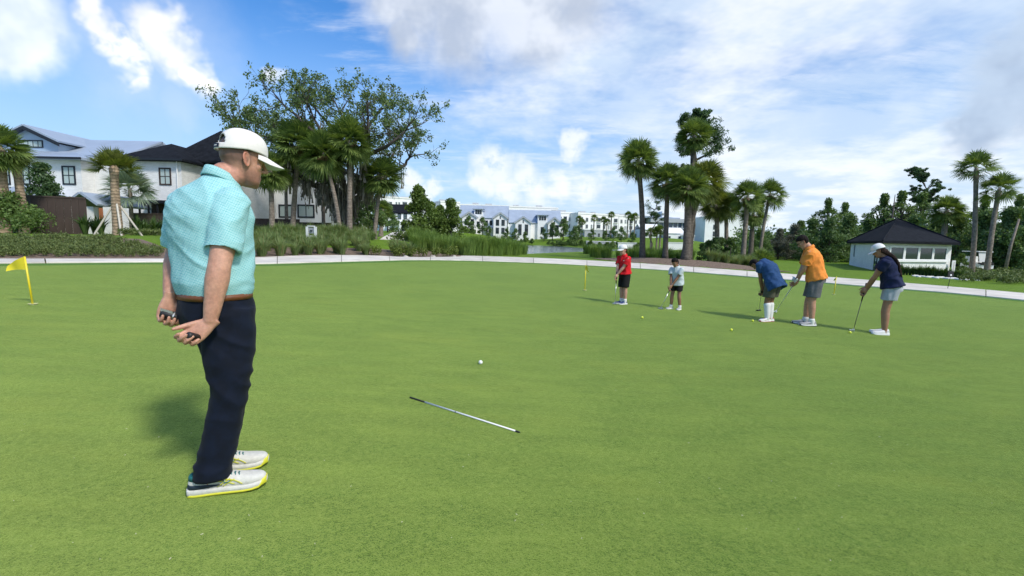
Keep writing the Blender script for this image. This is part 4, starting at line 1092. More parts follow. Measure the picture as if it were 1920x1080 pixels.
for px, Y, sc, lab, k in ((1548, 74, .92, 'tall open crowned tree above the orange shirted boy', 0), (1580, 78, .90, 'open crowned tree right of the tallest above the orange boy', 1), (1652, 74, 1.0, 'tall tree rising left of the hut roof', 0), (1684, 72, 1.02, 'tall tree rising just left of the roof peak', 1), (1722, 72, 1.02, 'tall dense tree under the high pine', 0), (1905, 60, .88, 'tall tree at far right behind the palms', 1), (1840, 66, .92, 'tall tree between the two right palms', 0)):
    tree('woodland_tree', lab, gpt(px, Y)+Vector((0, 0, -.3)), remat(WOODT[(k+px) % 3], M_mid), M_mid, sc, px)
pine('tall slender pine rising above the hut roof', gpt(1727, 80), (463-322)*80/F+2.0, 98, 4.2, M_pineleaf, None, 2, 1.8, r=.2, cl=.55)
dtree = thing('dead_trunk', 'bare pale dead trunk at the far right', 'dead tree', gpt(1893, 47)); MB().tube([(0, 0, -.2), (.25, 0, 2.5), (.75, 0, 5.2)], [.15, .12, .08], 8).build('trunk', M_trunk, dtree, True)
dt2 = thing('dead_trunk', 'bare grey snag behind the hut roof', 'dead tree', gpt(1668, 68)); MB().tube([(0, 0, -.2), (.1, 0, 5), (.2, 0, 9.6)], [.2, .14, .04], 7).tube([(.15, 0, 7.5), (-.5, .1, 8.6)], [.05, .015], 5).tube([(.17, 0, 8.2), (.7, .1, 9.0)], [.04, .012], 5).build('trunk', M_barkd, dt2, True)
def woods_mass():
    g = np.random.default_rng(9); C = []; S = []
    for i in range(300):
        px = g.uniform(1385, 2080); Y = g.uniform(66, 100) if px < 1700 else g.uniform(58, 92)
        p = at(px, 440, Y); top = 3.2+1.3*g.random() if px < 1530 else 5.0+1.6*g.random()
        for q in range(3): C.append((p.x, p.y, H(p.x, p.y)+top*(.15+.8*g.random()))); s = 1.1+.8*g.random(); S.append((s*1.2, s, s*.8))
    V, Q = leaves(C, S, 60, .5, 10); o = link('far_woods', mesh_np('far_woods', V, Q), M_dark); tag(o, 'dark mass of woods behind the hut on the right', 'woods', None, 'stuff')
woods_mass()
# ================================================================== shrubs, tufts, reeds, street trees
M_shrub = leafy('bed_shrub_leaf', (0.073, 0.114, 0.030), (0.192, 0.239, 0.077), .2, 2.5)
M_shrub2 = leafy('lime_shrub_leaf', (0.073, 0.116, 0.017), (0.183, 0.232, 0.043), .25, 3)
M_tuft = leafy('ornamental_grass', (0.125, 0.194, 0.064), (0.285, 0.365, 0.143), .3, 1.5, .6, (.30, .24, .13))
M_reed = leafy('pond_reed', (0.095, 0.179, 0.038), (0.240, 0.344, 0.074), .3, .8, .6)
M_cycad = leafy('strap_leaf', (0.039, 0.087, 0.026), (0.111, 0.174, 0.048), .25, 2)
M_rock = plain('pale_rock', (.42, .39, .35), .9, .2, 4, .6, 12)
def mound(seed, w=.85, h=.5, n=420, size=.085):
    g = np.random.default_rng(seed); C = []; S = []
    for i in range(16):
        a = g.random()*6.28; r = w*.5*g.random()**.5*.72; z = h*(.35+.45*g.random()*(1-r/w)); C.append((r*math.cos(a), r*math.sin(a), z)); S.append((w*.20, w*.20, h*.32))
    V, Q = leaves(C, S, n//16, size, seed); return mesh_np('shrub', V, Q)
SH = [mound(s) for s in (201, 202, 203, 204)]
SH2 = [mound(s, .8, .62, 420, .09) for s in (211, 212)]
for m_ in SH: m_.materials.append(M_shrub)
for m_ in SH2: m_.materials.append(M_shrub2)
def tuft(seed, h=.75, n=230, w=.22, lean=1.05, bw=.010):
    g = np.random.default_rng(seed); V = []; Q = []; T = []
    for i in range(n):
        a = g.random()*6.283; r = w*g.random()**.5*.5; p = np.array([r*math.cos(a), r*math.sin(a), 0]); L = h*(.6+.5*g.random()); k = lean*g.random()**.8
        a2 = a+g.normal()*.5; o = np.array([math.cos(a2), math.sin(a2), 0]); up = np.array([0, 0, 1.0])
        m1 = p+up*L*.55+o*L*.22*k; m2 = p+up*L*(1-.35*k*k)+o*L*.75*k; s = np.array([-math.sin(a2), math.cos(a2), 0])*bw
        b = len(V); V += [p-s*.6, p+s*.6, m1+s, m1-s, m2]; Q.append([b, b+1, b+2, b+3]); T.append([b+3, b+2, b+4])
    return mesh_np('tuft', np.array(V), [np.array(Q), np.array(T)])
TU = [tuft(s) for s in (221, 222, 223, 224)]
for m_ in TU: m_.materials.append(M_tuft)
RE = [tuft(s, 1.30, 260, .8, .6, .013) for s in (231, 232, 233)]
for m_ in RE: m_.materials.append(M_reed)
CY = [tuft(s, .85, 60, .12, 1.0, .03) for s in (241, 242)]
for m_ in CY: m_.materials.append(M_cycad)
def put(name, me, p, sc, label, cat, group, szz=None):
    o = bpy.data.objects.new(name, me); COL.objects.link(o); o.location = p; o.rotation_euler = (0, 0, random.random()*6.28); o.scale = (sc, sc, szz or sc)
    return tag(o, label, cat, group)
g = np.random.default_rng(33)
# low shrubs in the left bed: rows following the path
L0 = UPPS[pxi(-260):pxi(300)+1]
def along(L, step):
    out = []; acc = step*.5
    for a, b in zip(L[:-1], L[1:]):
        d = (b-a).length; t = -acc
        while True:
            t += step
            if t > d: acc = d-(t-step); break
            out.append((a.lerp(b, max(0, t/d)), (b-a).normalized()))
    return out
n_sh = 0
ORD = ['first', 'second', 'third', 'fourth', 'fifth', 'sixth', 'seventh', 'eighth', 'ninth', 'tenth', 'eleventh', 'twelfth', 'thirteenth', 'fourteenth', 'fifteenth', 'sixteenth', 'seventeenth', 'eighteenth', 'nineteenth', 'twentieth']
row1 = []; rowt = []
for row, py_ in enumerate((482.6, 479.4, 476, 472.6, 469.2, 465.8, 462.4, 459, 455.6, 452.4)):
    for k in range(13):
        pxc = -24+k*26.5+(row % 2)*13+g.uniform(-4, 4)
        if pxc > 300-max(0, row-2)*13: continue
        q = gp(pxc, py_+g.uniform(-.5, .5)+(pxc < 25)*1.2)
        o_ = put('bed_shrub', SH[int(g.integers(4))], q, .43+.13*g.random(), 'low rounded green shrub in the massed bed at left', 'shrub', 'shrubs massed in the left bed', .58+.3*g.random())
        row1.append((row, pxc, o_))
for r_ in range(10):
    for k_, (_, _, o_) in enumerate(sorted([q_ for q_ in row1 if q_[0] == r_], key=lambda q_: -q_[1])): o_['label'] = f'{ORD[k_]} low shrub from the right, {ORD[r_]} row from the kerb, left bed'
for i, (px, Y) in enumerate([(275, 25.5), (288, 25.8), (300, 26), (265, 26.3), (232, 24.2), (248, 24.6)]):
    p = gpt(px, Y); put('bed_shrub', SH[i % 4], p, .95, 'loose shrub near the foot of the braced palm', 'shrub', 'shrubs by the braced palm')
for i, (px, Y) in enumerate([(178, 27.0), (190, 26.6), (258, 27.6), (272, 28.2), (290, 29), (305, 30), (160, 26.3), (318, 30)]):
    p = gpt(px, Y); put('strap_plant', CY[i % 2], p, 1.2+.3*g.random(), 'strap leaved plant below the porch and braced palm', 'plant', 'strap leaved plants below the porch')
# ornamental grass tufts beside the path
L1 = UPPS[pxi(420):pxi(770)+1]
for row in range(4):
    for (p, tn) in along(L1, .95):
        off = .45+row*.85+g.normal()*.1; q = Vector((p.x - tn.y*off + g.normal()*.12 + (row % 2)*.4*tn.x, p.y + tn.x*off, 0)); pxc = 960 + F*q.x/q.y
        if row == 0 and pxc > 700: continue
        o_ = put('grass_tuft', TU[int(g.integers(4))], (q.x, q.y, H(q.x, q.y)), 1.0+.35*g.random(), 'clump of ornamental grass beside the path under the palms', 'grass clump', 'ornamental grass under the palms')
        if row == 0: rowt.append(o_)
for k_, o_ in enumerate(sorted(rowt, key=lambda o: -o.location.x)[:20]): o_['label'] = f'{ORD[k_]} grass clump from the right in the pathside row under the palms'
# lime shrubs and stones at the corner of the bed
L2 = UPPS[pxi(690):pxi(872)+1]
for j, (p, tn) in enumerate(along(L2, 1.05)):
    off = .50+g.normal()*.06; q = (p.x - tn.y*off, p.y + tn.x*off)
    put('lime_shrub', SH2[j % 2], (*q, H(*q)), .95+.25*g.random(), 'small lime green shrub at the path bend', 'shrub', 'lime shrubs at the path bend')
    q = (p.x - tn.y*(off-.30)+.5*tn.x, p.y + tn.x*(off-.3)+.5*tn.y)
    if j % 2: 
        b = MB().lathe((0, 0, 0), [(.16, -.05), (.19, .03), (.15, .08), (.06, .11)], 9); o = b.build('edging_stone', M_rock, None, True); o.location = (*q, H(*q)+.02); o.rotation_euler = (.1, .1, j); o.scale = (1, .7, 1)
        tag(o, 'pale stone among the lime shrubs at the path bend', 'stone', 'stones among the lime shrubs')
# second row behind, taller grass
for j in range(46):
    px = g.uniform(775, 885); Y = g.uniform(31.5, 38); p = gpt(px, Y)
    put('pond_reed', RE[j % 3], p, .75+.3*g.random(), 'tall green grass clump between conifers and pond', 'grass clump', 'tall grass by the conifers')
for j in range(40):
    px = g.uniform(660, 780); Y = g.uniform(37, 44); p = gpt(px, Y)
    if 680 < px < 762: continue
    put('grass_tuft', TU[j % 4], p, 1.3+.4*g.random(), 'grey green grass clump right of the oak', 'grass clump', 'grass clumps right of the oak')
for j in range(60):
    px = g.uniform(470, 690); Y = g.uniform(31.5, 39); p = gpt(px, Y)
    put('grass_tuft', TU[j % 4], p, 1.1+.5*g.random(), 'loose grass clump among the palm trunks', 'grass clump', 'grass among the palm trunks')
for j in range(70):
    px = g.uniform(470, 700); p = gpt(px, np.interp(px, [470, 700], [22.5, 28.5]) + g.uniform(0, 5))
    put('grass_tuft', TU[j % 4], p, .75+.35*g.random(), 'grass clump on the slope between path and palm trunks', 'grass clump', 'grass on the slope')
for j in range(26):
    px = g.uniform(470, 690); p = gpt(px, g.uniform(38.5, 41)); put('ground_shrub', SH[j % 4], p, 1.4+.6*g.random(), 'rounded shrub along the dark fence behind the palms', 'shrub', 'shrubs along the dark fence')
# reeds along the near bank of the pond
for j in range(26):
    px = g.uniform(880, 988); p = gp(px, 478.5 + g.uniform(-1.5, 1.0)); put('pond_reed', RE[j % 3], p, .95+.25*g.random(), 'reed clump on the near bank, left of the open water', 'reed', 'reeds left of the open water')
for j in range(44):
    px = g.uniform(1100, 1300); Y = g.uniform(41, 52); p = gpt(px, Y); put('pond_reed', RE[j % 3], p, .75+.3*g.random(), 'dark reed clump behind the mound palms', 'reed', 'reeds behind the mound')
for j in range(26):
    px = g.uniform(1335, 1420); Y = g.uniform(34.5, 39); p = gpt(px, Y); put('grass_tuft', TU[j % 4], p, 1.1+.4*g.random(), 'grass clump right of the palm mound', 'grass clump', 'grass right of the mound')
for j, (px, Y, s_) in enumerate([(1330, 40, 1.0), (1343, 39, 1.1), (1352, 42, 1.2), (1372, 41, 1.2), (1384, 43, 1.1), (1318, 44, .9)]):
    tree('mound_shrub', 'leafy dark shrub below the palms right of the mound', gpt(px, Y), bushy(1.9, 1.7, 300+j, 16, 120, .15, True, .1), M_dark, s_, 0, 'shrub', 'dark shrubs right of the mound')
# far bank shrubs, boulders and street trees
FB = [bushy(1.4, 2.2, 310+k, 14, 60, .3, False, .1) for k in range(2)]
for m_ in FB: m_[0].materials.append(M_mid)
for j in range(60):
    px = g.uniform(865, 1200); Y = np.interp(px, [865, 1000, 1100, 1200], [134, 124, 100, 90]) + g.uniform(0, 6)
    put('bank_shrub', FB[j % 2][0], gpt(px, Y), .5+.5*g.random(), 'small shrub on the far bank of the pond', 'shrub', 'shrubs on the far pond bank')
ST = [bushy(5.0, 4.0, 320+k, 22, 70, .34, True, .22, k == 2) for k in range(3)]
for m_ in ST: m_[0].materials.append(M_dark); m_[1].materials.append(M_barkd)
STL = [(878, 136, .95), (904, 136, .95), (917, 135, .62), (950, 133, .7), (967, 132, .72), (985, 132, .6), (1020, 130, .65), (1036, 131, .95), (1056, 128, 1.25), (1084, 122, .8), (1078, 118, .85), (1135, 115, .6), (1150, 118, .65), (1165, 110, .7), (1186, 104, .6), (1110, 120, .6)]
for j, (px, Y, sc) in enumerate(STL):
    k_ = sorted(q_[0] for q_ in STL).index(px); tree('street_tree', f'{ORD[k_]} small street tree from the left before the far white houses', gpt(px, Y), ST[j % 3], M_dark, sc, j, 'tree', 'street trees on the far bank')
SPL = [(1085, 128, 5.6), (1091, 128, 4.6), (1113, 126, 5.6), (1131, 125, 5), (1137, 124, 4.4), (1145, 124, 6.2), (1176, 122, 6), (1182, 122, 5.2), (1189, 120, 5.6), (1232, 84, 3.4), (1238, 84, 3.6), (1221, 84, 3.0)]
for j, (px, Y, h) in enumerate(SPL):
    b = gpt(px, Y); palm(f'{ORD[sorted(q_[0] for q_ in SPL).index(px)]} slim street palm from the left, far off before the apartments', b, b+Vector((0, 0, h)), 1.5, CROWN_SPARSE[j % 2], None, M_trunk, .16, False, 'street_palm', 'far street palms', seed=60+j, boots=False)
# bed in front of the hut and right ground cover
for j in range(20):
    px = 1688+j*6.0; p = gp(px, 514.5+j*.45); put('hut_plant', CY[j % 2], p, .75+.3*g.random(), 'dark strap plant along the front of the hut', 'plant', 'plants along the hut front')
for j in range(16):
    p = gp(1716+j*7.5+g.uniform(-3, 3), 518.5+j*.5+g.uniform(-.8, .8)); b = MB().lathe((0, 0, 0), [(.16, -.04), (.19, .03), (.15, .09), (.06, .12)], 8); o = b.build('edging_stone', plain('white_stone', (.66, .65, .62), .8, .1) if 'white_stone' not in MATS else MATS['white_stone'], None, True)
    o.location = p; o.rotation_euler = (0, 0, j); o.scale = (1.2+.5*g.random(), .8, .9); tag(o, 'white stone edging the plants before the hut', 'stone', 'white stones before the hut')
for j in range(70):
    px = g.uniform(1806, 1960); py = g.uniform(508, 530)+(px-1806)*.035; p = gp(px, py)
    put('ground_cover_shrub', SH[j % 4], p, .85+.4*g.random(), 'low blue green shrub in the bed under the right palms', 'shrub', 'shrubs under the right palms')
tree('hut_bush', 'round bright green bush at the right side of the hut', gp(1800, 509), bushy(1.55, 1.35, 340, 18, 130, .12, False, .1), M_mid, 1.0, 0, 'bush')
# ================================================================== golf things and small objects
M_yel = plain('yellow_flag_cloth', (.80, .66, .025), .6, .05, 12)
M_yelp = plain('yellow_pole', (.72, .58, .02), .4, .04)
M_cup = plain('cup_liner', (.62, .62, .30), .5, .05); M_dk = plain('black_rubber', (.012, .012, .013), .55, .1)
M_ballw = plain('white_ball', (.80, .80, .79), .3, .02); M_bally = plain('yellow_ball', (.72, .78, .06), .3, .02)
M_steel = plain('brushed_steel', (.55, .56, .58), .28, .05, 20, 0, None, .9)
M_rodw = plain('white_rod', (.80, .80, .80), .35, .03)
def flagstick(label, base, top, flag, wave):
    """base/top world points; flag: list of 3D offsets from the top: outline along the hoist then fly"""
    t = thing('putting_flag', label, 'flag', base); v = Vector(top)-Vector(base)
    MB().tube([(0, 0, -.05), v], .0125, 10).build('pole', M_yelp, t, True)
    MB().lathe((0, 0, .016), [(.056, 0), (.056, .004), (.040, .0045), (.040, -.02)], 20).build('cup_rim', M_cup, t)
    nu, nv = 14, 8; V = []; Q = []
    ho, fl, hh = flag      # hoist direction (down), fly direction, sizes
    for side in (0, 1):
        for i in range(nu+1):
            for j in range(nv+1):
                a, b = i/nu, j/nv
                p = v + ho*(b*hh*(1-.62*a) + .40*hh*a*.9) + fl*(a) + wave*(math.sin(a*5.5+b*1.5)*.022*a) + Vector((0, 0, -.05*a*a)) + wave*(.0025*side)
                V.append(p)
    n = (nu+1)*(nv+1)
    for i in range(nu):
        for j in range(nv):
            k = i*(nv+1)+j; Q.append((k, k+1, k+nv+2, k+nv+1)); Q.append((n+k, n+k+nv+1, n+k+nv+2, n+k+1))
    MB().add(V, Q).build('flag', M_yel, t, True)
def G0(px, py): p = gp(px, py); p.z += .012; return p
b = G0(62, 573); flagstick('yellow putting flag at the far left edge of the green', b, at(46, 481, b.y), (Vector((.02, 0, -1)), Vector((-.33, .05, -.03)), .19), Vector((.2, -1, 0)))
b = G0(1096.5, 545.5); flagstick('small yellow putting flag left of the boy in red', b, at(1098.5, 497, b.y), (Vector((0, 0, -1)), Vector((.055, -.20, -.05)), .13), Vector((1, .2, 0)))
b = G0(1563, 553); flagstick('small yellow putting flag between the orange shirt and the girl', b, at(1568.5, 518.5, b.y), (Vector((0, 0, -1)), Vector((.05, .18, -.05)), .11), Vector((1, .2, 0)))
def ball(label, px, py, m):
    p = G0(px, py+2)
    bm = bmesh.new(); bmesh.ops.create_uvsphere(bm, u_segments=20, v_segments=14, radius=.0214)
    me = bpy.data.meshes.new('golf_ball'); bm.to_mesh(me); bm.free(); me.polygons.foreach_set('use_smooth', [True]*len(me.polygons))
    mm = m.copy(); t = NT(mm.node_tree); vo = t.new('ShaderNodeTexVoronoi'); vo.inputs['Scale'].default_value = 260; co = t.new('ShaderNodeTexCoord'); t.l.new(co.outputs['Object'], vo.inputs['Vector'])
    bn = t.new('ShaderNodeBump'); bn.inputs['Strength'].default_value = .5; bn.inputs['Distance'].default_value = .001; t.l.new(vo.outputs['Distance'], bn.inputs['Height']); t.l.new(bn.outputs[0], t.n['Principled BSDF'].inputs['Normal'])
    o = link('golf_ball', me, mm); o.location = p+Vector((0, 0, .0206)); tag(o, label, 'golf ball')
ball('white golf ball lying above the alignment rod', 901, 683, M_ballw)
ball('yellow golf ball in front of the two small boys', 1204, 596.5, M_bally)
ball('yellow golf ball alone in front of the boy in blue', 1371, 620, M_bally)
ball('yellow golf ball at the feet of the boy in blue', 1411, 602.5, M_bally)
ball("yellow golf ball at the girl's putter", 1593.5, 624.5, M_bally)
def rod():
    a, b = G0(769, 749), G0(975, 815.5); r = .0058; a.z += r; b.z += r
    t = thing('alignment_rod', 'white alignment rod with black ends lying on the green', 'rod', a); d = b-a
    MB().tube([d*.155, d*.965], r, 10).build('shaft', M_rodw, t, True)
    MB().tube([(0, 0, 0), d*.154], r*1.12, 10).build('grip', M_dk, t, True)
    MB().tube([d*.452, d*.458], r*1.25, 10).build('joint_ring', M_dk, t, True)
    MB().tube([d*.966, d*.985, d], [r*1.15, r*1.1, r*.6], 10).build('tip', M_dk, t, True)
rod()
# --- stake sign on the path edge
def stake():
    b = gp(1776, 543); t = thing('stake_sign', 'small black stake marker beside the path near the hut', 'marker', b)
    tp = at(1782, 519, b.y)-b
    MB().tube([(0, 0, -.05), tp], .012, 6).build('stake', M_dk, t)
    MB().box(tp+Vector((0, 0, .12)), (.24, .03, .26)).build('plate', M_dk, t); MB().tube([tp+Vector((0, -.02, .08)), tp+Vector((0, -.024, .08))], .04, 12).build('dot', M_trimw, t)
stake()
def post_sign():
    b = gp(1786, 512); t = thing('post_sign', 'narrow white sign with red lettering at the hut corner', 'sign', b); h = .95
    MB().box((0, 0, h/2+.12), (.28, .05, h)).build('board', M_trimw, t)
    lt = MB(); gl = np.random.default_rng(4)
    for k in range(7):      # worn upright lettering, too small to read
        z = .26+k*.10
        lt.box((gl.uniform(-.02, .02), -.0275, z), (.11, .003, .022)); lt.box((gl.uniform(-.05, .05), -.0275, z+.035), (.028, .003, .05))
    lt.build('lettering', plain('sign_red', (.20, .05, .05), .5, .1), t)
    MB().box((0, 0, .04), (.12, .06, .2)).build('post', M_dk, t)
post_sign()
def cart():
    p = gpt(1838, 44); t = thing('golf_cart', 'white golf cart parked between the right palms', 'golf cart', p, R(-8))
    MB().box((0, 0, .55), (1.15, 2.2, .42)).build('body', M_trimw, t); MB().box((0, -1.0, .78), (1.05, .35, .22)).build('cowl', M_dk, t)
    MB().box((0, .1, 1.88), (1.2, 1.9, .08)).build('roof', M_trimw, t)
    for sx in (-.52, .52):
        for y0, y1 in ((-.95, -.72), (.95, .9)): MB().tube([(sx, y0, .8), (sx, y1, 1.86)], .025, 6).build('roof_post', M_dk, t)
    MB().box((0, .35, .92), (1.0, .5, .14)).build('seat', M_trimw, t); MB().box((0, .62, 1.2), (1.0, .12, .45)).build('backrest', M_trimw, t)
    MB().add([(-.5, -.95, .95), (.5, -.95, .95), (.5, -.75, 1.8), (-.5, -.75, 1.8)], [(0,1,2,3)]).build('windscreen', plain('pale_screen', (.62, .62, .60), .2, .02), t)
    for sx in (-.5, .5):
        for y in (-.75, .75):
            w = MB().tube([(sx-.09, y, .24), (sx+.09, y, .24)], .24, 14).build('wheel', M_dk, t)
        MB().box((sx*.75, -1.11, .6), (.2, .04, .1)).build('headlight', M_rodw, t)
cart()
def pedestal():
    p = gpt(584, 27.0); t = thing('utility_pedestal', 'pale grey utility posts with meter boxes under the palms', 'utility pedestal', p); t.scale = (.78, .78, .78)
    m1 = plain('pedestal_grey', (.66, .68, .67), .5, .06)
    for dx in (-.30, .30): MB().box((dx, 0, .55), (.16, .16, 1.5)).build('post', m1, t)
    MB().box((0, .05, 1.02), (.36, .12, .42)).build('meter_box', plain('box_grey', (.28, .30, .31), .5, .08), t); MB().box((0, .05, .42), (.30, .10, .5)).build('panel', m1, t); MB().box((0, 0, 1.34), (.5, .14, .07)).build('cross_bar', m1, t)
    MB().lathe((0, -.03, 1.02), [(.09, -.04), (.10, 0), (.09, .04)], 12).build('meter', M_glassd, t)
pedestal()

def flecks():
    g = np.random.default_rng(77); V = []; Q = []
    for i in range(130):
        px = g.uniform(20, 1900); py = 600+460*g.random()**.8; p = gp(px, py); a = g.random()*6.28; L = g.uniform(.002, .006); w = g.uniform(.001, .002)
        d = np.array([math.cos(a), math.sin(a), 0]); e = np.array([-d[1], d[0], 0]); c = np.array([p.x, p.y, p.z+.017]); b = len(V)
        V += [c-d*L-e*w, c+d*L-e*w, c+d*L+e*w+np.array([0, 0, .002]), c-d*L+e*w+np.array([0, 0, .001])]; Q.append([b, b+1, b+2, b+3])
    o = link('clippings', mesh_np('clippings', np.array(V), np.array(Q)), plain('dry_clipping', (.50, .48, .33), .8, .2, 5)); tag(o, 'pale dry clippings strewn over the putting green', 'clippings', None, 'stuff')
flecks()
# ================================================================== people
from mathutils import noise as mnoise
def sgp(v, p): return math.copysign(abs(v)**(2.0/p), v)
def ring(c, ux, uy, a, b, p=2.2, n=28):
    c, ux, uy = Vector(c), Vector(ux), Vector(uy)
    return [c + ux*(a*sgp(math.cos(2*math.pi*i/n), p)) + uy*(b*sgp(math.sin(2*math.pi*i/n), p)) for i in range(n)]
def loft(b, rings, cap=True):
    base = len(b.v); n = len(rings[0])
    for r_ in rings: b.v += [tuple(p) for p in r_]
    for i in range(len(rings)-1):
        for j in range(n):
            a, c = base+i*n+j, base+i*n+(j+1) % n; b.f.append((a, c, c+n, a+n))
    if cap: b.f.append(tuple(range(base+n-1, base-1, -1))); b.f.append(tuple(range(base+(len(rings)-1)*n, base+len(rings)*n)))
def limb(b, pts, rad, n=14, sub=5):
    """rounded limb through the joints with tapering radius, closed by round ends"""
    P = [Vector(p) for p in pts]; pp = smooth_line(P, sub); rr = []
    for i in range(len(P)-1):
        for k in range(sub): t = k/sub; t = t*t*(3-2*t)*.5+t*.5; rr.append(rad[i]+(rad[i+1]-rad[i])*t)
    rr.append(rad[-1])
    d0 = (pp[1]-pp[0]).normalized(); d1 = (pp[-1]-pp[-2]).normalized()
    pp = [pp[0]-d0*rr[0]*.75, pp[0]-d0*rr[0]*.45] + pp + [pp[-1]+d1*rr[-1]*.45, pp[-1]+d1*rr[-1]*.8]; rr = [rr[0]*.35, rr[0]*.8] + rr + [rr[-1]*.8, rr[-1]*.3]
    b.tube(pp, rr, n)
def ball_(b, c, rx, ry, rz, ax=None, n=14):
    ax = ax or (Vector((1,0,0)), Vector((0,1,0)), Vector((0,0,1))); rs = []
    for i in range(1, 9):
        th = -math.pi/2 + math.pi*i/9; rs.append(ring(Vector(c)+ax[2]*(rz*math.sin(th)), ax[0], ax[1], rx*math.cos(th), ry*math.cos(th), 2, n))
    loft(b, rs)
def remesh(b, voxel, it=4, name='skin'):
    me = b.mesh(name); o = bpy.data.objects.new('tmp', me); COL.objects.link(o)
    m = o.modifiers.new('r', 'REMESH'); m.mode = 'VOXEL'; m.voxel_size = voxel; m.use_smooth_shade = True
    if it: s = o.modifiers.new('s', 'SMOOTH'); s.factor = .5; s.iterations = it
    dg = bpy.context.evaluated_depsgraph_get(); out = bpy.data.meshes.new_from_object(o.evaluated_get(dg)); bpy.data.objects.remove(o)
    out.polygons.foreach_set('use_smooth', [True]*len(out.polygons)); return out
def coords(me): a = np.empty(len(me.vertices)*3, np.float32); me.vertices.foreach_get('co', a); return a.reshape(-1, 3)
def normals(me): a = np.empty(len(me.vertices)*3, np.float32); me.vertices.foreach_get('normal', a); return a.reshape(-1, 3)
def setco(me, c): me.vertices.foreach_set('co', np.asarray(c, np.float32).ravel()); me.update()
def fold(me, fn):
    c = coords(me); n = normals(me); d = np.array([fn(p) for p in c]); setco(me, c + n*d[:, None])
def paint(me, colf):
    c = coords(me); col = np.ones((len(c), 4), np.float32); col[:, :3] = colf(c)
    at_ = me.color_attributes.new('tint', 'FLOAT_COLOR', 'POINT'); at_.data.foreach_set('color', col.ravel())
def attr_mat(name, rough=.5, sub=.0, noise_amt=.12, nscale=60, bump=.0):
    m, t, b = bsdf(name); a = t.new('ShaderNodeVertexColor'); a.layer_name = 'tint'
    co = t.new('ShaderNodeTexCoord').outputs['Object']; n = t.noise(co, nscale, 4, .6); n2 = t.noise(co, nscale*.15, 3, .6)
    k = t.mix(t.rng(n, .3, .7), (1-noise_amt,)*3, (1+noise_amt,)*3); k2 = t.mix(t.rng(n2, .3, .7), (.88, .80, .78), (1.08, 1.05, 1.05))
    t.put(b.inputs['Base Color'], t.mix(1, t.mix(1, a.outputs[0], k, 'MULTIPLY'), k2, 'MULTIPLY')); b.inputs['Roughness'].default_value = rough
    if sub: b.inputs['Subsurface Weight'].default_value = sub; b.inputs['Subsurface Radius'].default_value = (.010, .004, .002); b.inputs['Subsurface Scale'].default_value = 1.0
    if bump:
        bn = t.new('ShaderNodeBump'); bn.inputs['Strength'].default_value = bump; bn.inputs['Distance'].default_value = .002; t.l.new(n, bn.inputs['Height']); t.l.new(bn.outputs[0], b.inputs['Normal'])
    return m
M_skin = attr_mat('skin', .55, .10, .14, 55, .4)
M_hair = attr_mat('hair', .75, 0, .3, 200, .4); M_hair.node_tree.nodes['Principled BSDF'].inputs['Specular IOR Level'].default_value = .15
def cloth(name, c, var=.10, scale=25, rough=.85, weave=900, c2=None, pat=None):
    m, t, b = bsdf(name); co = t.new('ShaderNodeTexCoord').outputs['Object']
    n = t.noise(co, scale, 4, .6); col = t.mix(t.rng(n, .3, .7), tuple(k*(1-var) for k in c), tuple(min(1, k*(1+var)) for k in c))
    if pat: col = pat(t, co, col)
    t.put(b.inputs['Base Color'], col); b.inputs['Roughness'].default_value = rough; b.inputs['Sheen Weight'].default_value = .03; b.inputs['Specular IOR Level'].default_value = .25
    bn = t.new('ShaderNodeBump'); bn.inputs['Strength'].default_value = .25; bn.inputs['Distance'].default_value = .002
    t.l.new(t.noise(co, weave, 2, .5), bn.inputs['Height']); t.l.new(bn.outputs[0], b.inputs['Normal']); return m
def hand(b, W, d, n, t, s=1.0, curls=None, thumb=(.75, .5, .25), r=.0088):
    W, d, n, t = Vector(W), Vector(d).normalized(), Vector(n).normalized(), Vector(t).normalized()
    loft(b, [ring(W-d*.03*s, t, n, .024*s, .020*s), ring(W, t, n, .027*s, .019*s), ring(W+d*.03*s, t, n, .036*s, .019*s), ring(W+d*.06*s, t, n, .041*s, .017*s), ring(W+d*.088*s, t, n, .040*s, .013*s), ring(W+d*.098*s, t, n, .034*s, .008*s)])
    curls = curls or [(.5, .6, .4)]*4; tips = []
    for i in range(4):
        p = W + d*((.086-.004*abs(i-1.3))*s) + t*((.0305-.0205*i)*s); L = [.043, .048, .045, .035][i]*s; a = 0; pts = [p-d*.018*s, p]
        for k, q in enumerate((1, .62, .5)):
            a += curls[i][k]; p = p + (d*math.cos(a) + n*math.sin(a))*L*q; pts.append(p)
        limb(b, pts, [r*s*1.05, r*s*1.05, r*s, r*s*.92, r*s*.78], 10, 3); tips.append(pts[-1])
    d1 = (d*thumb[0] + t*(1-thumb[0]*.55) + n*thumb[1]).normalized(); p0 = W + d*.018*s + t*.024*s; p1 = p0 + d1*.045*s; d2 = (d1 + d*thumb[2] + n*.25).normalized(); p2 = p1 + d2*.034*s; p3 = p2 + (d2+n*.15).normalized()*.026*s
    limb(b, [p0, p1, p2, p3], [r*s*1.55, r*s*1.3, r*s*1.1, r*s*.8], 10, 3)
    return tips
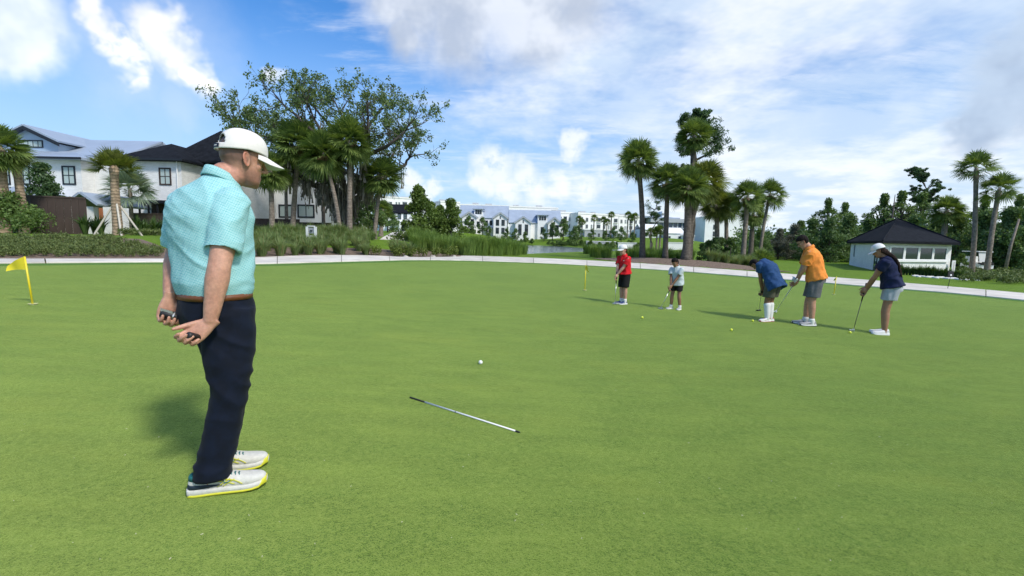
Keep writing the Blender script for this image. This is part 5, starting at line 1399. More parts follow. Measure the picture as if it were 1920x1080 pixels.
class Head:
    """head in its own frame: +y forward, +x right, z from chin (0) to crown (h)"""
    PROF = [(-.01, .020, .066, .012), (.03, .040, .080, .002), (.09, .052, .085, -.016), (.16, .059, .083, -.036), (.25, .065, .084, -.060), (.35, .070, .084, -.078), (.46, .073, .081, -.093), (.56, .075, .083, -.099), (.64, .076, .086, -.101), (.74, .075, .081, -.099), (.84, .069, .066, -.088), (.92, .055, .044, -.068), (.97, .037, .022, -.046), (.995, .018, .004, -.026)]
    def __init__(s, chin, fwd, pitch=0.0, roll=0.0, h=.235, k=1.0):
        f = Vector((fwd[0], fwd[1], 0)).normalized(); r = Vector((f.y, -f.x, 0)); M = Matrix((r, f, Vector((0, 0, 1)))).transposed()
        M = M @ Matrix.Rotation(-pitch, 3, 'X') @ Matrix.Rotation(roll, 3, 'Y')
        s.M = M; s.o = Vector(chin); s.h = h; s.k = k*h/.235
    def P(s, x, y, z): return s.o + s.M @ Vector((x*s.k, y*s.k, z*s.h))
    def inv(s, c): return np.asarray((np.asarray(c) - np.array(s.o)) @ np.array(s.M)) / np.array([s.k, s.k, s.h])
    def ax(s): return tuple(s.M @ Vector(v) for v in ((1,0,0), (0,1,0), (0,0,1)))
    def rings(s, off=0.0, z0=-1, z1=2, n=32):
        out = []; X_, Y_, _ = s.ax()
        for z, w, f, b in s.PROF:
            if z0 <= z <= z1: out.append(ring(s.P(0, (f+b)/2, z), X_, Y_, (w+off)*s.k, ((f-b)/2+off)*s.k, 2.25, n))
        return out
    def build(s, b, ears=True):
        loft(b, s.rings()); ax = s.ax(); k = s.k
        limb(b, [s.P(0, .082, .57), s.P(0, .097, .45), s.P(0, .110, .365)], [.007*k, .009*k, .0105*k], 10, 3)
        for sx in (-1, 1):
            ball_(b, s.P(sx*.011, .092, .345), .009*k, .011*k, .008*k, ax)
            limb(b, [s.P(sx*.014, .083, .625), s.P(sx*.040, .078, .63), s.P(sx*.058, .060, .60)], [.006*k, .007*k, .005*k], 8, 3)
            ball_(b, s.P(sx*.032, .070, .535), .013*k, .011*k, .010*k, ax)
            ball_(b, s.P(sx*.046, .052, .40), .019*k, .018*k, .024*k, ax)
            if ears:
                c = s.P(sx*.073, -.004, .46); e1 = (ax[2] - ax[1]*.22).normalized(); e2 = ax[0].cross(e1)*1.0; out = (ax[0]*sx - ax[1]*.45).normalized(); e2 = (ax[1] + ax[0]*sx*(-.0) ).normalized(); e2 = (e2*.86 - ax[0]*sx*.45).normalized()
                loop = []
                for i in range(13):
                    a = 2*math.pi*i/12; rr = 1.0 - .25*max(0, -math.sin(a)); loop.append(c + out*.008*k + e2*(-math.cos(a)*.017*k*rr) + e1*(math.sin(a)*.031*k))
                b.tube(loop, [.0048*k]*13, 8); ball_(b, c+out*.003*k, .0065*k, .015*k, .027*k, (out, e2, e1)); ball_(b, c+out*.006*k+e2*.010*k, .004*k, .004*k, .007*k, (out, e2, e1))
        limb(b, [s.P(-.022, .078, .205), s.P(0, .087, .21), s.P(.022, .078, .205)], [.003*k, .0055*k, .003*k], 8, 3)
        limb(b, [s.P(-.019, .076, .165), s.P(0, .086, .165), s.P(.019, .076, .165)], [.003*k, .006*k, .003*k], 8, 3)
        ball_(b, s.P(0, .068, .055), .022*k, .018*k, .018*k, ax)
def skin_paint(hd, skin, lip=(.42, .16, .13), hair=None, stubble=None, hairline=None, flush=None, brow=(.05, .03, .02)):
    def f(c):
        col = np.tile(np.array(skin, np.float32), (len(c), 1)); q = hd.inv(c); x, y, z = q[:, 0], q[:, 1], q[:, 2]; head = (z > -.1) & (z < 1.1) & (np.abs(x) < .1) & (np.abs(y) < .14)
        def blend(m, k):
            nonlocal col
            m = (m*head)[:, None]; col = col*(1-m) + np.array(k, np.float32)*m
        if flush is not None: w = np.clip(1-np.abs(z+.05)/.45, 0, 1)[:, None]*(np.abs(x) < .12)[:, None]*.8*((z > -.6) & (np.abs(y) < .16))[:, None]; col = col*(1-w) + np.array(flush, np.float32)*w
        if stubble is not None: blend(np.clip((.34-z)/.12, 0, 1)*np.clip((y+.03)/.04, 0, 1)*.55, stubble)
        blend(np.exp(-((z-.187)/.028)**2)*np.exp(-(x/.022)**4)*(y > .06)*.85, lip)
        blend(np.exp(-((z-.187)/.006)**2)*np.exp(-(x/.022)**4)*(y > .06)*.8, tuple(k*.3 for k in lip))
        ex = np.minimum(np.abs(x-.032), np.abs(x+.032)); blend(np.clip(1-np.hypot(ex/.016, (z-.53)/.032), 0, 1)**.5*(y > .05), (.55, .52, .50)); blend((np.hypot(ex/.0075, (z-.53)/.028) < 1)*(y > .05), (.02, .012, .01))
        blend(np.exp(-((z-.565)/.010)**2)*(ex < .017)*(y > .05)*.9, (.03, .02, .015))
        blend(np.exp(-((z-.645)/.020)**2)*np.exp(-((np.abs(x)-.036)/.022)**4)*(y > .04)*.85, brow)
        blend(np.clip((np.abs(x)-.077)/.006, 0, 1)*(np.abs(z-.46) < .17)*.5, (skin[0]*1.02, skin[1]*.62, skin[2]*.58)); blend(np.exp(-((np.abs(x)-.0785)/.004)**2)*np.exp(-((y+.004)/.008)**2)*np.exp(-((z-.46)/.05)**2)*.75, tuple(k*.35 for k in skin))  # reddish ears; shade of the ear hollow painted in as darker skin
        if hair is not None and hairline is not None: blend(np.clip(hairline(x, y, z), 0, 1), hair)
        return col
    return f
def cap(par, hd, m, brim_m=None, opening=False, z0=.60, off=.0065, badge=None, tilt=0.0):
    """baseball cap: dome with seams, brim; optional open back with strap"""
    k = hd.k; ax = hd.ax(); n = 112; rows = 30; V = []; Q = []
    for i in range(rows+1):
        e = i/rows*math.pi/2*.985
        for j in range(n):
            a = 2*math.pi*j/n; pr = .0795*(1-.10*0)
            w = (.0795+off)*math.cos(e)**.72; dep = (.0965+off)*math.cos(e)**.72
            y = -.008 + dep*math.sin(a); x = w*math.cos(a); back = max(0, -math.sin(a))
            z = z0 + .05*math.sin(a)*(-1)*0 + (1.06-z0)*math.sin(e)**.9 - .09*back*math.cos(e)**2*(1 if not opening else .9)
            seam = 1-.010*max(0, 1-abs(((a/(math.pi/3)+.5) % 1)-.5)/.06)*math.cos(e)
            V.append(hd.P(x*seam, y*seam, z))
    for i in range(rows):
        for j in range(n):
            a = 2*math.pi*(j+.5)/n; da = abs(((a-1.5*math.pi+math.pi) % (2*math.pi))-math.pi)
            if opening and i >= 4 and i < 13 and da < .60*math.sqrt(max(0, 1-((i-4)/9)**2)): continue
            q = i*n+j; q2 = i*n+(j+1) % n; Q.append((q, q2, q2+n, q+n))
    Q.append(tuple(range(rows*n, (rows+1)*n)))
    me = bpy.data.meshes.new('cap'); me.from_pydata(V, [], Q); me.update()
    o = bpy.data.objects.new('tmp', me); COL.objects.link(o); s = o.modifiers.new('s', 'SOLIDIFY'); s.thickness = .0035*k; s.offset = 1
    dg = bpy.context.evaluated_depsgraph_get(); me2 = bpy.data.meshes.new_from_object(o.evaluated_get(dg)); bpy.data.objects.remove(o); me2.polygons.foreach_set('use_smooth', [True]*len(me2.polygons))
    co = link('cap', me2, m, par)
    b = MB(); V = []; nu, nv = 18, 8
    for s_ in (0, 1):
        for i in range(nu+1):
            for j in range(nv+1):
                u = -1+2*i/nu; t = j/nv; a = math.pi/2 - u*1.12
                x0, y0 = (.0795+off)*math.cos(a), -.008+(.0965+off)*math.sin(a); ln = .086*math.sqrt(max(0, 1-(abs(u))**2.6))
                y = y0 + ln*t; x = x0*(1+.05*t); z = z0 + .01 - .010*s_ - .11*t*(ln/.086) - .12*abs(x/.085)**2*(.35+.65*t) - tilt*t
                V.append(hd.P(x, y, z))
    N = (nu+1)*(nv+1); Q = []
    for i in range(nu):
        for j in range(nv):
            q = i*(nv+1)+j; Q += [(q, q+nv+1, q+nv+2, q+1), (N+q, N+q+1, N+q+nv+2, N+q+nv+1)]
    for i in range(nu): q = i*(nv+1)+nv; Q.append((q, q+nv+1, N+q+nv+1, N+q))
    b.add(V, Q).build('brim', brim_m or m, co, True)
    bt = MB(); ball_(bt, hd.P(0, -.008, 1.065), .008*k, .008*k, .006*k, ax, 10); bt.build('button', m, co, True)
    return co
def shoe(par, heel, ang, L, mu, ms, mo=None, lace=None, lining=None, stripes=None, zr=0.0, name='shoe', dark=None):
    """running shoe; heel: ground point; ang: heading"""
    s = L/.30; f = Vector((math.cos(ang), math.sin(ang), 0)); r = Vector((f.y, -f.x, 0)); z = Vector((0, 0, 1)); heel = Vector(heel)
    def Q(y, x, zz): return heel + f*(y*L) + r*(x*s) + z*(zz*s)
    prof = [(.0, .016, .052), (.03, .026, .066), (.10, .032, .076), (.22, .034, .080), (.34, .036, .082), (.44, .0385, .074), (.56, .042, .062), (.70, .0455, .052), (.82, .044, .046), (.91, .036, .040), (.955, .028, .034), (.985, .018, .026), (1.0, .007, .016)]
    spring = lambda y: .012*max(0, (y-.7)/.3)**2
    up = MB(); rs = []
    for y, w, h in prof:
        c = Q(y, -.004*math.sin(y*3.1), 0); zz = (.022+h+.01)/2+spring(y)
        rs.append(ring(c+z*(zz*s), r, z, w*s, (h+.01-.018)/2*s+.004*s, 2.6, 24))
    loft(up, rs); o = up.build(name, mu, par, True)
    so = MB(); rs = []
    for y, w, h in [(-.02, .014, 0), (0, .026, 0)] + prof[1:-1] + [(1.0, .015, 0), (1.012, .006, 0)]:
        hh = .030 - .008*y; rs.append(ring(Q(y, -.004*math.sin(y*3.1), hh/2+spring(y)+.006), r, z, (w+.0065)*s, hh/2*s, 4.5, 24))
    loft(so, rs); so.build('midsole', ms, o, True)
    if mo:
        ou = MB(); rs = []
        for y, w, h in [(-.015, .012, 0), (0, .022, 0)] + prof[1:-1] + [(1.0, .014, 0), (1.01, .006, 0)]: rs.append(ring(Q(y, -.004*math.sin(y*3.1), .0055+spring(y)+(.012 if y > .93 else 0)), r, z, (w+.0078)*s, (.0075 if y <= .93 else .016)*s, 4, 24))
        loft(ou, rs); ou.build('outsole', mo, o, True)
    if lining:
        b = MB(); rs = []
        for zz, k in ((.070, 1.0), (.084, .98), (.092, .9), (.086, .72)): rs.append(ring(Q(.17, 0, zz), r, f, .0345*s*k, .052*s*k, 2.3, 24))
        loft(b, rs); b.build('lining', lining, o, True)
    if lace:
        b = MB()
        for y in (.44, .49, .54, .59, .64):
            h = np.interp(y, [p[0] for p in prof], [p[2] for p in prof])+.016; w = .020
            b.tube([Q(y-.012, -w, h-.006), Q(y, 0, h+.003), Q(y+.012, w, h-.006)], .0028*s, 6); b.tube([Q(y+.012, -w, h-.007), Q(y, 0, h+.002), Q(y-.012, w, h-.007)], .0026*s, 6)
        for sg in (-1, 1):
            lp = [Q(.50+.05*math.sin(a), sg*(.012+.030*math.sin(a/2)), .080-.030*math.sin(a/2)+.003) for a in np.linspace(0, 6.28, 11)]; b.tube(lp, .0024*s, 6)
        b.build('laces', lace, o, True)
    if stripes:
        b = MB(); pr = lambda y, zz: np.interp(y, [p[0] for p in prof], [p[1] for p in prof])*min(1, (1-abs((zz-.052)/.05)**2.6)**(1/2.6) if abs(zz-.052) < .05 else .3)+.0025
        for line in stripes:
            for sg in (1, -1):
                pts = [Q(y, sg*pr(y, zz)-.004*math.sin(y*3.1), zz) for y, zz in line]; b.tube(smooth_line(pts, 4), .0022*s, 6)
        b.build('side_stripes', mo or ms, o, True)
    if dark:
        b = MB(); rs = []
        for y, w, h in prof[:6]:
            t = max(.004, .016*(1-(y/.46)**2)); rs.append(ring(Q(y-.004, -.004*math.sin(y*3.1), .042), r, z, (w+.0045)*s, t*s, 3, 24))
        loft(b, rs); b.build('heel_counter', dark, o, True)
    return o
# ------------------------------------------------------------------ the man
def aqua_pattern(t, co, col):
    w = t.new('ShaderNodeTexCoord').outputs['Object']
    xyz = t.new('ShaderNodeSeparateXYZ'); t.l.new(w, xyz.inputs[0]); nz = t.noise(w, 14, 2, .5)
    a = t.math('ADD', t.math('MULTIPLY', xyz.outputs[0], .78), t.math('MULTIPLY', xyz.outputs[1], .62)); a = t.math('ADD', a, t.math('MULTIPLY', nz, .01))
    cb = t.new('ShaderNodeCombineXYZ'); t.put(cb.inputs[0], t.math('ADD', a, t.math('MULTIPLY', xyz.outputs[2], .28))); t.put(cb.inputs[1], t.math('SUBTRACT', xyz.outputs[2], t.math('MULTIPLY', a, .28)))
    br = t.new('ShaderNodeTexBrick'); t.l.new(cb.outputs[0], br.inputs['Vector']); br.inputs['Scale'].default_value = 1
    br.inputs['Brick Width'].default_value = .014; br.inputs['Row Height'].default_value = .007; br.inputs['Mortar Size'].default_value = .0016; br.inputs['Mortar Smooth'].default_value = .4
    br.inputs['Color1'].default_value = (.16, .46, .49, 1); br.inputs['Color2'].default_value = (.23, .54, .56, 1); br.inputs['Mortar'].default_value = (.40, .64, .65, 1)
    return br.outputs[0]
M_aqua = cloth('aqua_shirt', (.1, .5, .5), .1, 25, .75, 900, None, aqua_pattern)
M_navy = cloth('navy_trousers', (.0022, .0055, .0160), .25, 18, .85, 700)
M_capw = cloth('cap_white', (.74, .71, .68), .04, 20, .8); M_navyp = plain('navy_patch', (.008, .010, .03), .6, .05)
M_belt = plain('brown_leather', (.16, .055, .018), .45, .2, 40, .2, 200)
M_shoew = plain('shoe_white', (.70, .69, .63), .7, .10, 60, .5, 500); M_lime = plain('lime_sole', (.62, .60, .04), .5, .08, 60); M_teal = plain('teal_lace', (.015, .13, .13), .6, .15, 60); M_dnavy = plain('shoe_navy', (.010, .022, .035), .6, .1)
def man():
    t_a = R(32); U = Vector((math.cos(t_a), math.sin(t_a), 0)); V = Vector((-math.sin(t_a), math.cos(t_a), 0))
    O = Vector((-1.520, 2.262, 0)); O.z = H(O.x, O.y)+.012
    T = thing('person', 'man in turquoise polo, navy trousers and white cap, hands behind him', 'person', O)
    def uv(u, v, z): return U*u + V*v + Vector((0, 0, z))
    def FR(a): a = R(a); return Vector((math.cos(a), math.sin(a), 0)), Vector((math.sin(a), -math.cos(a), 0))
    def A(a, r, f, z, s): Fv, Rv = FR(a); return U*s + Rv*r + Fv*f + Vector((0, 0, z))
    def tr(a, s, z, hw, hd_, p=2.3, f=0.0, n=36): Fv, Rv = FR(a); return ring(A(a, 0, f, z, s), Rv, Fv, hw, hd_, p, n)
    rank, lank = Vector((.070, -.090, 0)), Vector((-.030, .118, 0))
    rhip, lhip = A(52, .088, 0, .93, .080), A(52, -.088, 0, .93, .080)
    rkn, lkn = rank + uv(.092, -.015, .51), lank + uv(.085, 0, .51)
    ra, la = rank + Vector((0, 0, .09)), lank + Vector((0, 0, .09))
    RS, LS = uv(.150, -.128, 1.395), uv(-.040, .148, 1.400)
    RE, LE = uv(.092, -.215, 1.120), uv(-.092, .205, 1.150)
    RW, LW = uv(.045, -.240, .862), uv(-.118, .045, .950)
    hf, _ = FR(47)
    hd = Head(uv(.186, .005, 1.500), hf, R(10), 0, .250, 1.0)
    # --- body
    b = MB(); hd.build(b)
    loft(b, [tr(52, .06, .88, .165, .12), tr(52, .06, .98, .165, .12), tr(60, .055, 1.12, .165, .115), tr(70, .05, 1.28, .175, .12), tr(78, .05, 1.37, .165, .11), tr(78, .065, 1.45, .12, .085), tr(75, .095, 1.51, .072, .07)])
    limb(b, [uv(.080, .02, 1.44), uv(.118, .01, 1.53), hd.P(0, -.018, .18), hd.P(0, -.015, .42)], [.072, .066, .062, .060], 18, 5)
    for S, E, Wr in ((RS, RE, RW), (LS, LE, LW)):
        limb(b, [S, S.lerp(E, .45), E, E.lerp(Wr, .28), E.lerp(Wr, .7), Wr], [.066, .057, .047, .050, .038, .028], 18, 5)
    for hp, kn, an in ((rhip, rkn, ra), (lhip, lkn, la)): limb(b, [hp, kn, kn.lerp(an, .35), an, an-Vector((0, 0, .05))], [.085, .056, .056, .036, .034], 16, 5)
    dR = (U*-.80 + Vector((0, 0, -.60)) + V*-.02).normalized(); nR = (V*-.88 + U*.05 + Vector((0, 0, .30))).normalized(); nR = (nR - dR*nR.dot(dR)).normalized(); tR = nR.cross(dR)*1.0
    if tR.z < 0: tR = -tR
    hand(b, RW + (RW-RE).normalized()*.01, dR, nR, tR, 1.06, [(.50, 1.15, .7), (.75, 1.3, .8), (.9, 1.35, .8), (1.0, 1.3, .8)], (.98, .22, .2))
    dL = (U*-.18 + Vector((0, 0, -.98))).normalized(); nL = (V*-.9 + U*.35).normalized(); nL = (nL - dL*nL.dot(dL)).normalized(); tL = dL.cross(nL)
    if tL.dot(U) < 0: tL = -tL
    hand(b, LW + (LW-LE).normalized()*.01, dL, nL, tL, 1.06, [(.75, 1.2, .8), (.8, 1.25, .8), (.85, 1.25, .8), (.9, 1.2, .8)], (.8, .7, .5))
    me = remesh(b, .0042, 3, 'body')
    hl = lambda x, y, z: np.clip((z-.27)/.14, 0, 1)*np.clip((.030-y)/.03, 0, 1)*(np.abs(x) < .0765)*.80 + np.clip((z-.62)/.05, 0, 1)*np.clip((.05-y)/.04, 0, 1)*.3
    sp = skin_paint(hd, (.50, .275, .19), (.40, .17, .14), (.085, .055, .042), (.17, .10, .075), hl, (.53, .215, .155))
    paint(me, sp); link('body', me, M_skin, T)
    # --- shirt
    b = MB()
    loft(b, [tr(52, .066, 1.03, .150, .12), tr(52, .066, .995, .168, .134), tr(52, .066, .958, .176, .142, 2.4), tr(53, .066, .960, .183, .150, 2.4), tr(54, .066, .988, .190, .157, 2.4), tr(55, .064, 1.02, .193, .160, 2.4), tr(60, .064, 1.12, .191, .156, 2.4), tr(68, .060, 1.24, .195, .155, 2.4),
             tr(76, .058, 1.33, .202, .152, 2.4), tr(78, .058, 1.39, .195, .136, 2.3), tr(78, .064, 1.45, .160, .112, 2.1), tr(76, .085, 1.490, .110, .088, 2), tr(75, .108, 1.518, .078, .076, 2), tr(75, .116, 1.533, .068, .070, 2)])
    for S, E in ((RS, RE), (LS, LE)):
        d = (E-S).normalized(); c0 = S - d*.02; pe = S + d*.225
        sd = d.cross(Vector((0, 0, 1))).normalized(); up = sd.cross(d)
        loft(b, [ring(S-d*.075, sd, up, .030, .03), ring(S-d*.055, sd, up, .055, .055), ring(S-d*.02, sd, up, .076, .074), ring(S+d*.06, sd, up, .078, .076), ring(S+d*.14, sd, up, .075, .073), ring(S+d*.20, sd, up, .074, .070), ring(S+d*.232, sd, up, .073, .069), ring(S+d*.232, sd, up, .067, .063), ring(S+d*.195, sd, up, .062, .058)])
    me = remesh(b, .0052, 6, 'shirt')
    def ff(p):
        q = Vector(p); n1 = mnoise.noise(Vector((q.x*9+q.z*5, q.y*9-q.z*4, q.z*6))); n2 = mnoise.noise(Vector((q.x*20+3, q.y*20, q.z*11-q.x*8)))
        k = math.exp(-((q.z-1.03)/.07)**2); v1 = mnoise.noise(Vector((q.x*16, q.y*16, q.z*2.5)))
        rid = 1-abs(mnoise.noise(Vector((q.x*7+q.z*9, q.y*7-q.z*7, q.z*3+5))))*3.2
        w = min(1, max(0, (q.z-.985)/.04)); return (n1*.006 + n2*.0015 + v1*.008*k + max(-.3, rid)*.005)*w
    fold(me, ff); shirt = link('polo_shirt', me, M_aqua, T)
    # collar
    b = MB(); n = 30; rr = []
    Fv, Rv = FR(66)
    for (rad_, dz, ex) in ((.064, .030, 0), (.0655, .046, 0), (.0685, .0475, .0), (.074, .030, .002), (.082, .008, .004), (.081, .002, .003), (.068, .02, 0)):
        pts = []
        for i in range(n):
            a = 2*math.pi*i/n; fr = math.sin(a)
            pts.append(uv(.116, .003, 1.492) + Rv*(rad_*math.cos(a)*1.02) + Fv*((rad_+ex)*fr*1.05) + Vector((0, 0, dz - .040*fr - (.012*max(0, fr)**4))))
        rr.append(pts)
    loft(b, rr, False); b.build('collar', M_aqua, shirt, True)
    # --- trousers
    b = MB()
    loft(b, [tr(50, .066, 1.015, .168, .132, 2.3), tr(50, .066, .98, .176, .140, 2.3), tr(50, .07, .93, .184, .152, 2.3, -.002), tr(50, .078, .87, .182, .158, 2.3, -.008), tr(50, .082, .80, .172, .150, 2.3, -.008), tr(48, .085, .76, .15, .12, 2.2)])
    for hp, kn, an, sg in ((rhip, rkn, rank, 1), (lhip, lkn, lank, -1)):
        f22, r22 = FR(24); rs = []
        for z, w, dd, k in ((.90, .098, .118, 0), (.80, .100, .118, .22), (.68, .094, .108, .5), (.56, .080, .090, .82), (.48, .075, .082, 1.05), (.38, .073, .079, 1.3), (.26, .073, .079, 1.58), (.17, .074, .081, 1.84), (.11, .075, .083, 2.0), (.078, .076, .084, 2.05), (.078, .068, .076, 2.05), (.12, .064, .072, 2.0)):
            c = hp.lerp(kn, k) if k <= 1 else kn.lerp(an, min(1, k-1)); c = Vector((c.x, c.y, z)); c += U*(.012 if k > 1.2 else .006)
            rs.append(ring(c, r22, f22, w, dd, 2.2, 28))
        loft(b, rs)
    me = remesh(b, .0075, 5, 'trousers')
    def ft(p):
        q = Vector(p); n1 = mnoise.noise(Vector((q.x*8, q.y*8, q.z*4))); rid = 1-abs(mnoise.noise(Vector((q.x*6+q.z*6, q.y*6+q.z*5, q.z*7+2))))*3.0
        kk = math.exp(-((q.z-.52)/.14)**2)*.9 + math.exp(-((q.z-.14)/.10)**2)*1.0 + math.exp(-((q.z-.82)/.10)**2)*.7 + .25
        return n1*.005 + max(-.3, rid)*.0085*kk
    fold(me, ft); trs = link('trousers', me, M_navy, T)
    b = MB(); rs = [tr(50, .067, z, w, d_, 2.3) for z, w, d_ in ((.942, .181, .148), (.942, .1865, .1535), (.970, .186, .152), (.970, .170, .136))]; loft(b, rs, False); b.build('belt', M_belt, T, True)
    # --- cap
    c = cap(T, hd, M_capw, None, True, .64, .010)
    sm = MB(); vs = []
    for a in np.linspace(-.26, .26, 7):
        aa = 1.5*math.pi + a + .12
        for zz in (.575, .655): vs.append(hd.P((.0795+.0155)*math.cos(aa), -.008+(.0965+.0155)*math.sin(aa), zz))
    sm.add(vs, [(2*i, 2*i+1, 2*i+3, 2*i+2) for i in range(6)]); sm.build('strap_label', M_navyp, c)
    sm = MB(); vs = []
    for a in np.linspace(-.13, .13, 7):
        aa = 1.5*math.pi + a + .12
        for zz in (.605, .625): vs.append(hd.P((.0795+.0163)*math.cos(aa), -.008+(.0965+.0163)*math.sin(aa), zz))
    sm.add(vs, [(2*i, 2*i+1, 2*i+3, 2*i+2) for i in range(6)]); sm.build('label_lettering', M_capw, c)
    # --- shoes
    f22 = Vector((math.cos(R(21)), math.sin(R(21)), 0))
    sw = [[(.14, .066), (.30, .062), (.46, .057), (.60, .040)], [(.38, .036), (.46, .052), (.54, .068)], [(.45, .036), (.53, .052), (.60, .064)], [(.30, .066), (.48, .066), (.60, .058), (.70, .038)]]
    for an in (rank, lank):
        heel = an - f22*.088; shoe(T, (heel.x, heel.y, 0), R(21), .332, M_shoew, M_shoew, M_lime, M_teal, M_teal, sw, 0, 'shoe', M_dnavy)
    # --- what he holds (things of their own)
    pc = RW + dR*.088 + nR*.046 + tR*(-.010)
    g1 = thing('grip_end', "short black rubber grip held in the man's right hand", 'grip', O + pc)
    ax_ = (nR*.85 + tR*.35 + dR*.2).normalized(); MB().tube([ax_*-.045, ax_*.018, ax_*.024], [.0145, .0155, .012], 18).build('rubber', M_dk, g1, True); MB().tube([ax_*.0242, ax_*.0252], .006, 12).build('cap', M_frame, g1)
    pc = LW + dL*.085 + nL*.040
    g2 = thing('folded_tool', "black tool with silver bands held in the man's left hand", 'tool', O + pc)
    a2 = (U*.92 + Vector((0, 0, -.38))).normalized(); MB().tube([a2*-.040, a2*-.034, a2*.052, a2*.06], [.013, .021, .020, .012], 14).build('handle', M_dk, g2, True)
    for q in (.010, .036): MB().tube([a2*q, a2*(q+.006)], .0222, 14).build('band', M_steel, g2)
    pz = MB(); pz.obox(a2*-.012 + Vector((0, 0, .017)) + V*-.006, a2, -V, .05, .014, 0, .010); pz.build('clip', M_steel, g2)
man()
# ------------------------------------------------------------------ the putting children
M_red = cloth('red_polo', (.60, .012, .020), .1); M_blk = cloth('black_cloth', (.008, .008, .009), .15); M_white_c = cloth('white_cloth', (.72, .72, .71), .05)
M_pale = cloth('pale_grey_polo', (.50, .56, .58), .06); M_bluet = cloth('blue_tee', (.020, .062, .165), .12); M_olive = cloth('olive_shorts', (.085, .085, .060), .12)
M_orange = cloth('orange_polo', (.80, .27, .050), .07); M_gshort = cloth('grey_shorts', (.12, .125, .135), .12); M_navyt = cloth('navy_tee', (.010, .016, .055), .15); M_lgrey = cloth('light_grey_shorts', (.36, .39, .43), .07)
M_sole_w = plain('white_sole', (.75, .75, .74), .5, .03); M_shoe_b = plain('blue_shoe', (.012, .030, .13), .6, .1); M_shoe_g = plain('grey_shoe', (.34, .34, .35), .6, .08); M_shoe_wr = plain('white_shoe', (.70, .69, .68), .6, .05); M_redt = plain('red_trim', (.40, .02, .03), .5, .1)
M_sock = cloth('white_sock', (.72, .72, .70), .05)
def ik(S, W, l1, l2, hint):
    d = W-S; L = min(d.length, (l1+l2)*.999); d.normalize(); a = (l1*l1-l2*l2+L*L)/(2*L); h = math.sqrt(max(0, l1*l1-a*a)); hint = Vector(hint); hint = (hint-d*hint.dot(d)).normalized(); return S + d*a + hint*h
def golfer(label, px, py, h, face, lean, head_pitch, grip, club, sh=None, head_yaw=0.0, name='person', stance=.10, feet=(0, 0), skin=(.42, .24, .16), top=None, collar=True, bottom=None, short_len=.62, top_len=0.0, shoes=None, sock=.06,
           headwear=None, hair=None, glove=None, glasses=False, knee=.03, club_label='', club_mats=None, bulk=1.0, foot_turn=0.0, hips_back=.03, logo=None, round_back=0.0, neck_f=0.0, head_drop=0.0, shaft_r=.0062):
    """grip: (forward, right, height) of the hands; club: world point of the club head relative to the base"""
    B = gp(px, py); B.z += .012; T = thing('person', label, 'person', B); a = R(face); Fv = Vector((math.cos(a), math.sin(a), 0)); Rv = Vector((math.sin(a), -math.cos(a), 0)); Zu = Vector((0, 0, 1))
    def L(f, r, z): return Fv*(f*h) + Rv*(r*h) + Zu*(z*h)
    la = R(lean); sp = lambda d, r=0.0, f=0.0: L(-hips_back + math.sin(la)*d + math.cos(la)*f, r, .515 + math.cos(la)*d - math.sin(la)*f)   # along the spine
    hip = sp(0); chest = sp(.20); sho = sp(.285); neck = sp(.31)
    hips = [sp(0, s*.052) for s in (1, -1)]; ank = [L(0+feet[0 if s > 0 else 1], s*stance*.5+.0, .045) for s in (1, -1)]; kn = [hips[i].lerp(ank[i], .52) + Fv*(knee*h) for i in (0, 1)]
    shs = [sp(.265, s*.108, .012) for s in (1, -1)]
    G = L(*grip); Wr = [G + Fv*(-.012*h) + Rv*(s*.012*h) + Zu*((.030 if s < 0 else -.010)*h) for s in (1, -1)]
    El = [ik(shs[i], Wr[i], .168*h, .150*h, Rv*(1 if i == 0 else -1)*.8 - Fv*.25 - Zu*.5) for i in (0, 1)]
    hyaw = a + R(head_yaw); hf = Vector((math.cos(hyaw), math.sin(hyaw), 0)); Hh = .135*h if h > 1.3 else .155*h
    hp = R(head_pitch); upn = sp(.328-head_drop, 0, neck_f+.012) ; hd = Head(upn + hf*(.025*h) - Zu*0, hf, hp, 0, Hh, .98)
    hd.o = upn + hf*(.010*h*math.cos(hp)) - hf*0
    b = MB(); hd.build(b)
    def tr(d, w, dd, p=2.2, f=0.0, n=26):
        up = (Fv*math.cos(la) - Zu*math.sin(la)); return ring(sp(d, 0, f), Rv, up, w*h*bulk, dd*h*bulk, p, n)
    loft(b, [tr(-.05, .070, .050), tr(.04, .076, .054), tr(.14, .085, .062), tr(.23, .092, .060), tr(.28, .070, .045), tr(.305, .038, .036)])
    limb(b, [sp(.25), sp(.31), hd.P(0, -.02, .12), hd.P(0, -.015, .4)], [.036*h, .033*h, .031*h, .031*h], 14, 4)
    for i in (0, 1):
        E, W_ = El[i], Wr[i]; limb(b, [shs[i], shs[i].lerp(E, .5), E, E.lerp(W_, .3), W_], [.036*h, .030*h, .025*h, .026*h, .0165*h], 12, 4)
        limb(b, [hips[i], kn[i], kn[i].lerp(ank[i], .33), ank[i], ank[i]-Zu*.02*h], [.043*h, .034*h, .035*h, .022*h, .022*h], 14, 4)
    cl = Vector(club); sd = (cl - G).normalized(); hs = .58*h + .12 if h < 1.3 else .56*h
    for i, s in ((0, 1), (1, -1)):
        d = (sd*.80 + Fv*.35).normalized(); n = (Rv*(-s)).normalized(); n = (n-d*n.dot(d)).normalized(); tt = (Fv*.4 - sd*.2 + Zu*.2); tt = (tt - d*tt.dot(d) - n*tt.dot(n)).normalized()
        hand(b, Wr[i], d, n, tt, hs*1.02, [(.7, 1.2, .9)]*4, (.85, .5, .5))
    me = remesh(b, .0050 if h < 1.3 else .0058, 2, 'body')
    hb = (lambda x, y, z: np.clip((z-.5)/.1, 0, 1)*np.clip((.05-y)/.05, 0, 1)*.8) if hair else None
